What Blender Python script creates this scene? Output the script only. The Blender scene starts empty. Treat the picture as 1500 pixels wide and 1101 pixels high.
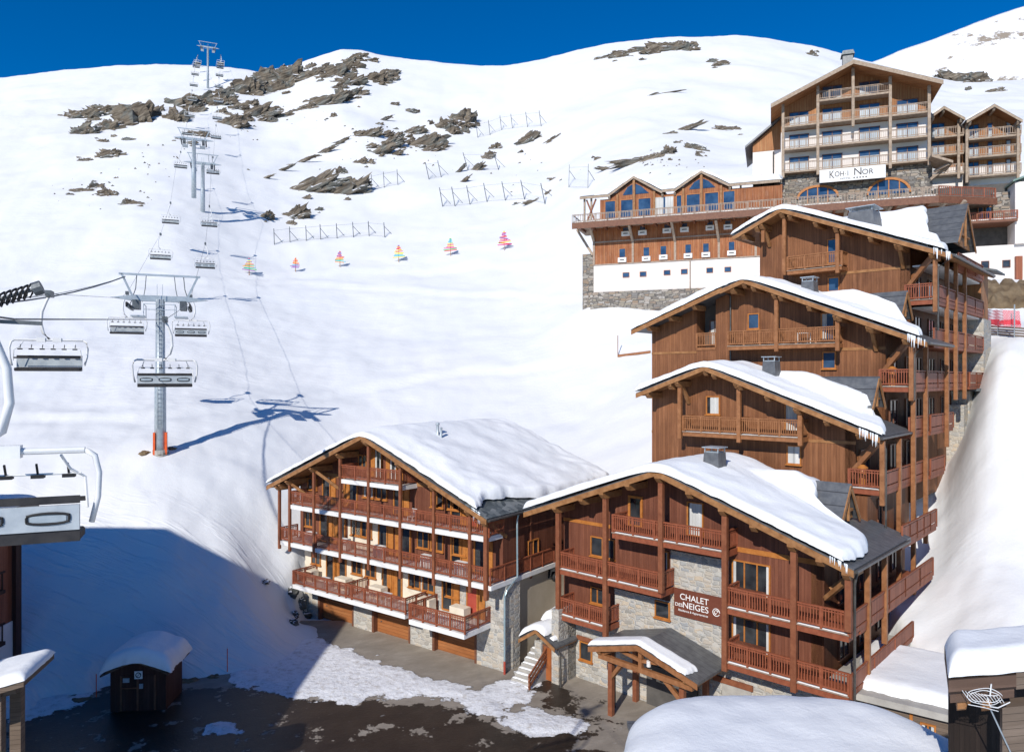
import bpy, math, random
from mathutils import Vector, noise as mn
R = math.radians
sc = bpy.context.scene
# ---------------------------------------------------------------- camera, sky, sun, exposure
F = 1060.0; HZ = 555.0            # focal length in photo pixels, row of the horizon
cd = bpy.data.cameras.new('camera'); cam = bpy.data.objects.new('camera', cd)
sc.collection.objects.link(cam); sc.camera = cam
cam.location = (0, 0, 0); cam.rotation_euler = (R(90), 0, 0)
cd.sensor_width = 36; cd.lens = 36*F/1500; cd.shift_y = (HZ-550.5)/1500
cd.clip_start = .2; cd.clip_end = 4000
SUN_T = Vector((.40, .917, 0)).normalized(); ELEV = R(32)
w = bpy.data.worlds.new('World'); sc.world = w; w.use_nodes = True
nt = w.node_tree; bg = nt.nodes['Background']
sky = nt.nodes.new('ShaderNodeTexSky'); sky.sky_type = 'NISHITA'; sky.sun_disc = False
sky.sun_elevation = ELEV; sky.sun_rotation = math.atan2(-SUN_T.x, -SUN_T.y)
sky.altitude = 2400; sky.air_density = .9; sky.dust_density = .0; sky.ozone_density = 4.0
hs = nt.nodes.new('ShaderNodeHueSaturation'); hs.inputs['Saturation'].default_value = 1.36; hs.inputs['Hue'].default_value = .505
nt.links.new(sky.outputs[0], hs.inputs['Color']); nt.links.new(hs.outputs[0], bg.inputs[0]); bg.inputs[1].default_value = .13
sl = bpy.data.lights.new('sun', 'SUN'); sl.energy = 4.3; sl.angle = R(.5); sl.color = (1, .95, .87)
so = bpy.data.objects.new('sun', sl); sc.collection.objects.link(so)
d = Vector((SUN_T.x*math.cos(ELEV), SUN_T.y*math.cos(ELEV), -math.sin(ELEV)))
so.rotation_euler = d.to_track_quat('-Z', 'Y').to_euler(); so.location = (-30, -60, 60)
sc.view_settings.view_transform = 'Standard'; sc.view_settings.look = 'None'
sc.view_settings.exposure = .08; sc.view_settings.gamma = 1
GZ = -18.0                         # level of the car park
C = sc.collection
random.seed(4)
# ---------------------------------------------------------------- materials
def mat(name, base, rough=.7, metal=0, build=None, spec=.3):
    m = bpy.data.materials.new(name); m.use_nodes = True
    t = m.node_tree; b = t.nodes['Principled BSDF']
    b.inputs['Base Color'].default_value = (*base, 1); b.inputs['Roughness'].default_value = rough
    b.inputs['Metallic'].default_value = metal; b.inputs['Specular IOR Level'].default_value = spec
    if build: build(t, b)
    return m
class N:
    """tiny helper for node graphs"""
    def __init__(s, t): s.t = t
    def n(s, ty, **k):
        x = s.t.nodes.new(ty)
        for a, v in k.items(): setattr(x, a, v)
        return x
    def l(s, a, b): s.t.links.new(a, b)
    def co(s): return s.n('ShaderNodeTexCoord').outputs['Object']
    def geo(s): return s.n('ShaderNodeNewGeometry')
    def sep(s, v): x = s.n('ShaderNodeSeparateXYZ'); s.l(v, x.inputs[0]); return x.outputs
    def comb(s, a, b, c):
        x = s.n('ShaderNodeCombineXYZ')
        for i, v in enumerate((a, b, c)):
            if hasattr(v, 'links'): s.l(v, x.inputs[i])
            else: x.inputs[i].default_value = v
        return x.outputs[0]
    def m(s, op, a, b=None, c=None, clamp=False):
        x = s.n('ShaderNodeMath', operation=op, use_clamp=clamp)
        for i, v in enumerate((a, b, c)):
            if v is None: continue
            if hasattr(v, 'links'): s.l(v, x.inputs[i])
            else: x.inputs[i].default_value = v
        return x.outputs[0]
    def vm(s, op, a, b):
        x = s.n('ShaderNodeVectorMath', operation=op); s.l(a, x.inputs[0])
        if hasattr(b, 'links'): s.l(b, x.inputs[1])
        else: x.inputs[1].default_value = b
        return x.outputs[0]
    def noise(s, v, sc_, det=4, rough=.55):
        x = s.n('ShaderNodeTexNoise'); x.inputs['Scale'].default_value = sc_; x.inputs['Detail'].default_value = det
        x.inputs['Roughness'].default_value = rough
        if v is not None: s.l(v, x.inputs['Vector'])
        return x.outputs['Fac']
    def ramp(s, f, stops, interp='LINEAR'):
        x = s.n('ShaderNodeValToRGB'); s.l(f, x.inputs[0]); cr = x.color_ramp; cr.interpolation = interp
        while len(cr.elements) < len(stops): cr.elements.new(.5)
        for e, (p, c) in zip(cr.elements, stops):
            e.position = p; e.color = (*c, 1) if len(c) == 3 else c
        return x.outputs[0]
    def mix(s, f, a, b, ty='MIX'):
        x = s.n('ShaderNodeMix', data_type='RGBA', blend_type=ty)
        if hasattr(f, 'links'): s.l(f, x.inputs[0])
        else: x.inputs[0].default_value = f
        for i, v in ((6, a), (7, b)):
            if hasattr(v, 'links'): s.l(v, x.inputs[i])
            else: x.inputs[i].default_value = (*v, 1)
        return x.outputs[2]
    def bump(s, h, b, strength=.3, dist=.02, chain=None):
        x = s.n('ShaderNodeBump'); x.inputs['Strength'].default_value = strength; x.inputs['Distance'].default_value = dist
        s.l(h, x.inputs['Height'])
        if chain is not None: s.l(chain, x.inputs['Normal'])
        s.l(x.outputs[0], b.inputs['Normal']); return x.outputs[0]
def wood(c1, c2, plank=.15, axis='v', streak=.5, worn=None, gap=.05):
    def f(t, b):
        g = N(t); co = g.co(); X, Y, Z = g.sep(co)
        u = g.m('ADD', X, Y) if axis == 'v' else Z
        k = g.m('DIVIDE', u, plank); fl = g.m('FLOOR', k); fr = g.m('FRACT', k)
        wn = g.n('ShaderNodeTexWhiteNoise', noise_dimensions='1D'); g.l(fl, wn.inputs['W'])
        v = g.comb(g.m('MULTIPLY', u, 9), 0, g.m('MULTIPLY', Z, .7)) if axis == 'v' else g.comb(g.m('MULTIPLY', g.m('ADD', X, Y), .7), 0, g.m('MULTIPLY', Z, 9))
        st = g.noise(v, 1.6, 5, .65)
        f1 = g.m('ADD', g.m('MULTIPLY', wn.outputs[0], 1-streak), g.m('MULTIPLY', st, streak))
        col = g.ramp(f1, [(.15, c1), (.85, c2)])
        big = g.noise(co, .45, 3)
        if worn is not None:
            wf = g.m('MULTIPLY', g.sep(g.ramp(g.noise(v, .8, 6, .75), [(.52, (0, 0, 0)), (.66, (1, 1, 1))]))[0], .8)
            col = g.mix(wf, col, worn)
        col = g.mix(g.m('MULTIPLY', g.m('MULTIPLY', big, big), 1.3, clamp=True), col, tuple(.62*x for x in c1))
        col = g.mix(g.m('MULTIPLY', g.sep(g.ramp(g.noise(v, .35, 6, .7), [(.5, (0, 0, 0)), (.7, (1, 1, 1))]))[0], .45), col, tuple(min(.5, 1.25*x+.02) for x in c2))
        gp = g.m('LESS_THAN', fr, gap)
        col = g.mix(gp, col, tuple(.3*x for x in c1))
        g.l(col, b.inputs['Base Color']); 
        g.bump(g.m('ADD', g.m('MULTIPLY', gp, -1.0), g.m('MULTIPLY', st, .4)), b, .5, .015)
    return f
def plain(c1, c2, s_=2.5, bs=.15, detail=5):
    def f(t, b):
        g = N(t); co = g.co(); a = g.noise(co, s_, detail, .6)
        g.l(g.ramp(a, [(.3, c1), (.7, c2)]), b.inputs['Base Color']); g.bump(g.noise(co, s_*6, 4), b, bs, .02)
    return f
def stone(cols, sx=1.9, sz=4.2, mortar=(.30, .28, .25), rnd=1.0):
    def f(t, b):
        g = N(t); co = g.co(); X, Y, Z = g.sep(co)
        wv = g.m('MULTIPLY', g.noise(co, 1.3, 2), .35)
        v = g.comb(g.m('MULTIPLY', g.m('ADD', g.m('ADD', X, Y), wv), sx), 0, g.m('MULTIPLY', g.m('ADD', Z, wv), sz))
        vo = g.n('ShaderNodeTexVoronoi', distance='CHEBYCHEV'); vo.inputs['Scale'].default_value = 1; vo.inputs['Randomness'].default_value = .75
        g.l(v, vo.inputs['Vector'])
        ve = g.n('ShaderNodeTexVoronoi', feature='F2', distance='CHEBYCHEV'); ve.inputs['Scale'].default_value = 1; ve.inputs['Randomness'].default_value = .75
        g.l(v, ve.inputs['Vector'])
        e = g.m('SUBTRACT', ve.outputs['Distance'], vo.outputs['Distance'])
        cs = g.sep(vo.outputs['Color'])[0]
        n = len(cols); col = g.ramp(cs, [(i/(n-1) if n > 1 else 0, c) for i, c in enumerate(cols)])
        col = g.mix(g.m('MULTIPLY', g.noise(co, 5, 5, .7), .7), col, tuple(.72*x for x in cols[0]))
        mk = g.m('LESS_THAN', e, .07)
        col = g.mix(mk, col, mortar); g.l(col, b.inputs['Base Color'])
        hgt = g.m('ADD', g.m('MINIMUM', g.m('MULTIPLY', e, 4), .8), g.m('ADD', g.m('MULTIPLY', cs, .5), g.m('MULTIPLY', g.noise(co, 9, 4), .4)))
        g.bump(hgt, b, .7, .05)
    return f
def snow_nodes(scale=1.0, tracks=False):
    c1, c2 = ((.71, .725, .74), (.76, .765, .77)) if tracks else ((.81, .825, .84), (.85, .855, .86))
    def f(t, b):
        g = N(t); co = g.co()
        g.l(g.ramp(g.noise(co, .15*scale, 3), [(.35, c1), (.65, c2)]), b.inputs['Base Color'])
        b.inputs['Subsurface Weight'].default_value = 0
        h1 = g.bump(g.noise(co, .5*scale, 6, .6), b, .35, .25)
        h2 = g.bump(g.noise(co, 5*scale, 7, .72), b, .5, .035, h1)
        if tracks:
            X, Y, Z = g.sep(co)
            v = g.comb(g.m('MULTIPLY', g.m('ADD', X, g.m('MULTIPLY', Y, .3)), .10), g.m('MULTIPLY', Y, .45), 0)
            tn = g.noise(v, 1.0, 5, .6)
            ridge = g.m('ABSOLUTE', g.m('SUBTRACT', tn, .5))
            ln = g.m('SUBTRACT', 1, g.m('MULTIPLY', ridge, 18), clamp=True)
            mk = g.sep(g.ramp(g.noise(co, .03, 3), [(.45, (.1, .1, .1)), (.62, (1, 1, 1))]))[0]
            h3 = g.bump(g.m('MULTIPLY', ln, mk), b, .25, .10, h2)
            v2 = g.comb(g.m('MULTIPLY', X, .12), g.m('MULTIPLY', g.m('ADD', Y, g.m('MULTIPLY', X, .25)), .8), 0)
            ln2 = g.m('SUBTRACT', 1, g.m('MULTIPLY', g.m('ABSOLUTE', g.m('SUBTRACT', g.noise(v2, .8, 4, .6), .5)), 14), clamp=True)
            nearm = g.m('MULTIPLY', g.m('MULTIPLY', g.m('SUBTRACT', 57, Y), .12, clamp=True), g.m('MULTIPLY', g.m('SUBTRACT', -10, X), .2, clamp=True))
            g.bump(g.m('MULTIPLY', ln2, nearm), b, .55, .10, h3)
    return f
def glassn(t, b):
    g = N(t); a = g.noise(g.co(), .8, 2)
    g.l(g.ramp(a, [(.35, (.012, .014, .018)), (.6, (.05, .055, .06)), (.75, (.02, .02, .02))]), b.inputs['Base Color'])
def skyglass(t, b):
    g = N(t); a = g.noise(g.co(), .9, 2)
    g.l(g.ramp(a, [(.3, (.018, .04, .085)), (.7, (.05, .10, .18))]), b.inputs['Base Color'])
def metalroof(t, b):
    g = N(t); co = g.co(); X, Y, Z = g.sep(co)
    fr = g.m('FRACT', g.m('DIVIDE', Y, .45)); gp = g.m('LESS_THAN', fr, .07)
    a = g.noise(co, 3, 5)
    g.l(g.mix(gp, g.ramp(a, [(.3, (.10, .105, .115)), (.7, (.17, .175, .18))]), (.06, .06, .065)), b.inputs['Base Color'])
    g.bump(gp, b, .6, .03)
def shingle(t, b):
    g = N(t); co = g.co(); X, Y, Z = g.sep(co)
    vo = g.n('ShaderNodeTexVoronoi'); vo.inputs['Scale'].default_value = 3.2; g.l(co, vo.inputs['Vector'])
    c = g.sep(vo.outputs['Color'])[0]
    g.l(g.ramp(c, [(0, (.05, .06, .065)), (.6, (.11, .125, .13)), (1, (.2, .21, .21))]), b.inputs['Base Color']); g.bump(c, b, .8, .05)
M = {}
M['snow'] = mat('snow', (.86, .87, .89), .75, 0, snow_nodes(1.0), .15)
M['slope'] = mat('snow_slope', (.86, .87, .89), .75, 0, snow_nodes(.5, True), .15)
M['wall_red'] = mat('stained_boards', (.12, .05, .03), .6, 0, wood((.135, .045, .026), (.25, .092, .050), .16, streak=.55))
M['wall_brown'] = mat('larch_boards', (.2, .08, .03), .6, 0, wood((.155, .058, .024), (.325, .138, .058), .17, streak=.65))
M['wall_hotel'] = mat('weathered_boards', (.3, .12, .05), .7, 0, wood((.22, .065, .022), (.50, .19, .075), .28, streak=.7, worn=(.42, .27, .19)))
M['wall_gable'] = mat('golden_boards', (.4, .19, .08), .7, 0, wood((.30, .12, .045), (.52, .25, .11), .3, streak=.7))
M['rail'] = mat('railing_wood', (.2, .06, .03), .5, 0, plain((.21, .060, .030), (.32, .10, .050), 4))
M['rail_hotel'] = mat('pale_railing_wood', (.35, .26, .2), .7, 0, plain((.26, .19, .145), (.42, .33, .26), 4))
M['panel'] = mat('parapet_boards', (.3, .1, .05), .55, 0, wood((.24, .07, .032), (.36, .12, .06), .2, streak=.4))
M['post'] = mat('post_wood', (.2, .08, .04), .55, 0, plain((.18, .058, .028), (.27, .10, .048), 3))
M['post2'] = mat('larch_post', (.26, .11, .045), .55, 0, plain((.2, .08, .03), (.34, .15, .065), 3))
M['beam'] = mat('honey_beam', (.32, .15, .06), .6, 0, plain((.22, .095, .033), (.38, .19, .08), 3))
M['beam_hotel'] = mat('grey_beam', (.35, .27, .2), .8, 0, plain((.27, .20, .145), (.44, .35, .27), 3))
M['frame'] = mat('orange_frame', (.45, .17, .04), .45, 0, plain((.36, .125, .028), (.50, .20, .05), 4))
M['frame_dark'] = mat('brown_frame', (.16, .07, .04), .5, 0, plain((.13, .05, .03), (.2, .09, .05), 4))
M['frame_red'] = mat('red_panel', (.38, .06, .04), .5, 0, plain((.33, .05, .035), (.42, .08, .05), 2))
M['glass'] = mat('glass', (.02, .025, .03), .06, 0, glassn, .6)
M['skyglass'] = mat('blue_glass', (.06, .12, .2), .05, 0, skyglass, .8)
M['curtain_blue'] = mat('curtain_behind_glass', (.5, .56, .6), .25, 0, wood((.40, .46, .50), (.60, .65, .68), .2, gap=.0), .6)
M['curtain'] = mat('curtain', (.75, .75, .72), .9, 0, wood((.55, .55, .53), (.8, .8, .78), .12, gap=.0))
M['plaster'] = mat('cream_plaster', (.7, .62, .5), .85, 0, plain((.66, .58, .45), (.76, .69, .57), 1.2))
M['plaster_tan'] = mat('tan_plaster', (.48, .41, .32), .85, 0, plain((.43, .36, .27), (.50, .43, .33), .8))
M['white'] = mat('white_plaster', (.74, .69, .65), .85, 0, plain((.70, .64, .60), (.78, .73, .69), .8))
M['slab'] = mat('white_slab', (.78, .77, .75), .7, 0, plain((.7, .69, .67), (.82, .81, .8), 1.5))
M['stone'] = mat('grey_stone', (.4, .38, .34), .85, 0, stone([(.30, .29, .27), (.58, .52, .43), (.42, .42, .41), (.66, .53, .38), (.52, .49, .43), (.38, .39, .40), (.60, .58, .52)], 2.1, 4.4, (.50, .47, .42)))
M['stone_dark'] = mat('rough_stone', (.3, .28, .24), .9, 0, stone([(.17, .155, .14), (.42, .36, .27), (.24, .23, .22), (.36, .25, .16), (.55, .51, .46), (.29, .26, .22)], 1.3, 3.2, (.12, .11, .10)))
M['concrete'] = mat('concrete', (.4, .38, .35), .9, 0, plain((.32, .30, .275), (.45, .43, .39), 1.5, .4))
M['metal'] = mat('roof_metal', (.14, .145, .15), .45, .3, metalroof)
M['shingle'] = mat('slate_tiles', (.1, .11, .12), .6, 0, shingle)
M['steel'] = mat('galvanised_steel', (.42, .47, .50), .45, .4, plain((.33, .38, .42), (.50, .55, .58), 2.5))
M['steel_dark'] = mat('dark_steel', (.12, .14, .15), .5, .4, plain((.08, .09, .10), (.17, .19, .2), 3))
M['paint_white'] = mat('white_paint', (.75, .75, .74), .35, 0, plain((.68, .69, .70), (.8, .8, .79), 2))
M['pad'] = mat('black_cushion', (.025, .025, .03), .7, 0, plain((.018, .018, .022), (.045, .042, .042), 3))
M['rubber'] = mat('rubber', (.02, .02, .022), .6)
M['pipe'] = mat('blue_grey_pipe', (.35, .47, .52), .35, .5, plain((.28, .40, .46), (.42, .53, .58), 2))
M['pipe_dark'] = mat('dark_pipe', (.1, .09, .085), .4, .5, plain((.07, .065, .06), (.14, .13, .12), 2))
M['door'] = mat('garage_boards', (.4, .16, .06), .55, 0, wood((.30, .105, .033), (.45, .175, .062), .22, 'h', .75, gap=.07))
M['underside'] = mat('shade_dark_boards', (.03, .02, .018), .8, 0, wood((.018, .012, .010), (.04, .026, .02), .14))  # near-black boards: shade under the plank hut roof put into the colour
M['doorwood'] = mat('door_wood', (.4, .13, .04), .5, 0, wood((.33, .095, .028), (.43, .14, .045), .12, 'v', .5))
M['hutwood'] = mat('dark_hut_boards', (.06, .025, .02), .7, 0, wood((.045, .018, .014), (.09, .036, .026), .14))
M['plankgrey'] = mat('grey_planks', (.2, .14, .1), .8, 0, wood((.13, .095, .07), (.22, .165, .125), .16, 'h', .7))
M['plankbrown'] = mat('fascia_planks', (.16, .1, .07), .75, 0, wood((.10, .06, .042), (.17, .105, .075), .28, 'h', .7, gap=.12))
M['sign'] = mat('sign_board', (.16, .05, .03), .6, 0, plain((.13, .038, .022), (.17, .052, .03), 2))
M['letter'] = mat('white_letter', (.85, .84, .82), .6)
M['letter_dark'] = mat('dark_letter', (.05, .04, .04), .6)
M['orange'] = mat('orange_pad', (.8, .12, .03), .5, 0, plain((.7, .09, .02), (.85, .15, .04), 2))
M['chair_panel'] = mat('grey_chair_panel', (.4, .44, .48), .4, 0, plain((.33, .37, .41), (.47, .51, .54), 2.5))
M['zinc'] = mat('zinc_sheet', (.2, .2, .2), .5, .2, plain((.14, .145, .15), (.24, .245, .25), 3))
M['ice'] = mat('ice', (.85, .9, .94), .15, 0, None, .6)
M['car'] = mat('car_paint', (.015, .016, .02), .2, .1, None, .6)
M['earth'] = mat('brown_earth', (.16, .11, .06), .95, 0, plain((.10, .065, .035), (.27, .20, .12), .6, .9, 8))
M['rednet'] = mat('red_fabric', (.6, .04, .06), .7, 0, plain((.5, .03, .05), (.7, .1, .12), 3))
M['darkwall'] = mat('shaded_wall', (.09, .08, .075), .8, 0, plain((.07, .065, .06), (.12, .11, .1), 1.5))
M['green'] = mat('green_glass_roof', (.2, .28, .24), .3, .1, plain((.16, .24, .20), (.25, .34, .29), 1))
for i, c in enumerate([(.65, .03, .03), (.75, .28, .02), (.75, .6, .05), (.06, .42, .08), (.05, .42, .5), (.25, .08, .35), (.6, .05, .2)]):
    M['ski%d' % i] = mat('painted_plank_%s' % 'red orange yellow green teal purple pink'.split()[i], c, .5)
def netmat(c, a, sx=.35):
    m = bpy.data.materials.new('netting'); m.use_nodes = True; t = m.node_tree; b = t.nodes['Principled BSDF']; g = N(t)
    b.inputs['Base Color'].default_value = (*c, 1); b.inputs['Roughness'].default_value = .8
    co = g.co(); X, Y, Z = g.sep(co)
    e = g.m('MAXIMUM', g.m('LESS_THAN', g.m('FRACT', g.m('DIVIDE', g.m('ADD', X, Z), sx)), a), g.m('LESS_THAN', g.m('FRACT', g.m('DIVIDE', g.m('SUBTRACT', X, Z), sx)), a))
    g.l(e, b.inputs['Alpha']); return m
M['net'] = netmat((.55, .56, .58), .035)
M['netred'] = netmat((.65, .05, .08), .38, .12)
# ---------------------------------------------------------------- mesh and object helpers
class MB:
    def __init__(s): s.v = []; s.f = []; s.mi = []; s.cur = 0
    def quad(s, *p):
        n = len(s.v); s.v += [tuple(q) for q in p]; s.f.append(tuple(range(n, n+len(p)))); s.mi.append(s.cur); return s
    def pieces(s):
        par = list(range(len(s.v)))
        def fd(a):
            while par[a] != a: par[a] = par[par[a]]; a = par[a]
            return a
        for f in s.f:
            for q in f[1:]: par[fd(q)] = fd(f[0])
        gs = {}
        for f in s.f: gs.setdefault(fd(f[0]), []).append(f)
        out = []
        for fs in gs.values():
            m = MB(); mp = {}
            for f in fs:
                for q in f:
                    if q not in mp: mp[q] = len(m.v); m.v.append(s.v[q])
                m.f.append(tuple(mp[q] for q in f)); m.mi.append(0)
            out.append(m)
        return out
    def box(s, x0, x1, y0, y1, z0, z1):
        if x0 > x1: x0, x1 = x1, x0
        if y0 > y1: y0, y1 = y1, y0
        if z0 > z1: z0, z1 = z1, z0
        n = len(s.v)
        s.v += [(x0, y0, z0), (x1, y0, z0), (x1, y1, z0), (x0, y1, z0), (x0, y0, z1), (x1, y0, z1), (x1, y1, z1), (x0, y1, z1)]
        for f in ((0, 3, 2, 1), (4, 5, 6, 7), (0, 1, 5, 4), (1, 2, 6, 5), (2, 3, 7, 6), (3, 0, 4, 7)):
            s.f.append(tuple(n+i for i in f)); s.mi.append(s.cur)
        return s
    def prism(s, pts, y0, y1):          # polygon in (x,z), counter-clockwise seen from -y
        n = len(s.v); k = len(pts)
        s.v += [(p[0], y0, p[1]) for p in pts] + [(p[0], y1, p[1]) for p in pts]
        s.f.append(tuple(n+i for i in range(k))); s.f.append(tuple(n+k+i for i in reversed(range(k)))); s.mi += [s.cur]*2
        for i in range(k):
            j = (i+1) % k; s.f.append((n+i, n+k+i, n+k+j, n+j)); s.mi.append(s.cur)
        return s
    def prism_x(s, pts, x0, x1):        # polygon in (y,z)
        n = len(s.v); k = len(pts)
        s.v += [(x0, p[0], p[1]) for p in pts] + [(x1, p[0], p[1]) for p in pts]
        s.f.append(tuple(n+i for i in range(k))); s.f.append(tuple(n+k+i for i in reversed(range(k)))); s.mi += [s.cur]*2
        for i in range(k):
            j = (i+1) % k; s.f.append((n+i, n+k+i, n+k+j, n+j)); s.mi.append(s.cur)
        return s
    def bar(s, p, q, w_, h_=None, up=(0, 0, 1)):
        h_ = h_ or w_; p = Vector(p); q = Vector(q); d_ = (q-p).normalized(); u = Vector(up)
        if abs(d_.dot(u)) > .98: u = Vector((0, 1, 0))
        a = d_.cross(u).normalized(); b = a.cross(d_).normalized(); n = len(s.v)
        for o in (p, q):
            for i, j in ((-1, -1), (1, -1), (1, 1), (-1, 1)): s.v.append(tuple(o+a*i*w_/2+b*j*h_/2))
        for f in ((0, 1, 2, 3), (7, 6, 5, 4), (0, 4, 5, 1), (1, 5, 6, 2), (2, 6, 7, 3), (3, 7, 4, 0)):
            s.f.append(tuple(n+i for i in f)); s.mi.append(s.cur)
        return s
    def tube(s, pts, r, n_=8, close=True):
        pts = [Vector(p) for p in pts]; rings = []
        for i, p in enumerate(pts):
            d_ = (pts[min(i+1, len(pts)-1)]-pts[max(i-1, 0)]).normalized()
            u = Vector((0, 0, 1)) if abs(d_.z) < .9 else Vector((1, 0, 0))
            a = d_.cross(u).normalized(); b = a.cross(d_).normalized(); rr = r[i] if hasattr(r, '__len__') else r
            n = len(s.v); rings.append(n)
            for k in range(n_):
                t = 2*math.pi*k/n_; s.v.append(tuple(p+a*math.cos(t)*rr+b*math.sin(t)*rr))
        for i in range(len(rings)-1):
            for k in range(n_):
                j = (k+1) % n_; s.f.append((rings[i]+k, rings[i]+j, rings[i+1]+j, rings[i+1]+k)); s.mi.append(s.cur)
        if close:
            s.f.append(tuple(rings[0]+k for k in reversed(range(n_)))); s.f.append(tuple(rings[-1]+k for k in range(n_))); s.mi += [s.cur]*2
        return s
    def build(s, name, m, parent=None, z0=0, smooth=False, bevel=0, frame=None):
        me = bpy.data.meshes.new(name)
        vs = [(a, b, c-z0) for a, b, c in s.v]
        me.from_pydata(vs, [], s.f)
        for x in (m if isinstance(m, (list, tuple)) else [m]): me.materials.append(x)
        if any(s.mi):
            for p, i in zip(me.polygons, s.mi): p.material_index = i
        if smooth: me.polygons.foreach_set('use_smooth', [True]*len(me.polygons))
        me.update(); o = bpy.data.objects.new(name, me); C.objects.link(o)
        if parent: o.parent = parent
        if bevel:
            b = o.modifiers.new('bevel', 'BEVEL'); b.width = bevel; b.segments = 1; b.limit_method = 'ANGLE'
        return o
def tag(o, label=None, cat=None, group=None, kind=None):
    if label: o['label'] = label
    if cat: o['category'] = cat
    if group: o['group'] = group
    if kind: o['kind'] = kind
    return o
def empty(name, loc, rz=0, label=None, cat=None, group=None):
    o = bpy.data.objects.new(name, None); C.objects.link(o); o.location = loc; o.rotation_euler = (0, 0, rz); o.empty_display_size = .3
    return tag(o, label, cat, group)
def kids(o): return [c for c in bpy.data.objects if c.parent == o]
def copy_tree(o, parent=None, kd=None):
    if kd is None:
        kd = {}
        for c in bpy.data.objects:
            if c.parent: kd.setdefault(c.parent.name, []).append(c)
    n = o.copy(); C.objects.link(n); n.parent = parent
    for ch in kd.get(o.name, []): copy_tree(ch, n, kd)
    return n
class Fr:
    skew = 0
    """building frame: s to the right along the facade, y inward, z absolute"""
    def __init__(s, X, Y, ex, ey, z0):
        l = math.hypot(ex, ey); s.e1 = (ex/l, ey/l); s.e2 = (-ey/l, ex/l); s.O = (X, Y); s.z0 = z0
        s.rz = math.atan2(ey, ex)
    def root(s, name, label, cat, group=None):
        s.r = empty(name, (s.O[0], s.O[1], s.z0), s.rz, label, cat, group); return s.r
    def px(s, u, v, dep=0):
        a = (u-750)/F; b = (HZ-v)/F
        Yv = (dep+s.O[0]*s.e2[0]+s.O[1]*s.e2[1])/(a*s.e2[0]+s.e2[1])
        return (a*Yv-s.O[0])*s.e1[0]+(Yv-s.O[1])*s.e1[1], b*Yv
    def s(s, u, dep=0): return s.px(u, 0, dep)[0]
    def t(s, u, sv):                      # depth along a side wall at offset sv seen in column u
        a = (u-750)/F
        x0 = s.O[0]+sv*s.e1[0]; y0 = s.O[1]+sv*s.e1[1]
        return (a*y0-x0)/(s.e2[0]-a*s.e2[1])
    def w(s, x, y, z): return Vector((s.O[0]+x*s.e1[0]+y*s.e2[0], s.O[1]+x*s.e1[1]+y*s.e2[1], z))
    def B(s, mb, name, m, parent=None, **k):
        if s.skew:
            mb.v = [(x+y*s.skew, y, z) for x, y, z in mb.v]
        if name in ('wall', 'trim_board', 'post', 'frame', 'balcony_floor', 'drainpipe', 'handrail', 'lintel', 'fascia', 'strut') and not k:
            ps = mb.pieces()
            if len(ps) > 1: return [p.build(name, m, parent or s.r, z0=s.z0) for p in ps][0]
        return mb.build(name, m, parent or s.r, z0=s.z0, **k)
def lerp(tab, x):
    if x <= tab[0][0]: return tab[0][1]
    for (a, p), (b, q) in zip(tab, tab[1:]):
        if x <= b: return p+(q-p)*(x-a)/(b-a)
    return tab[-1][1]
def nz(x, y, z=0): return mn.noise(Vector((x, y, z)))
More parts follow.
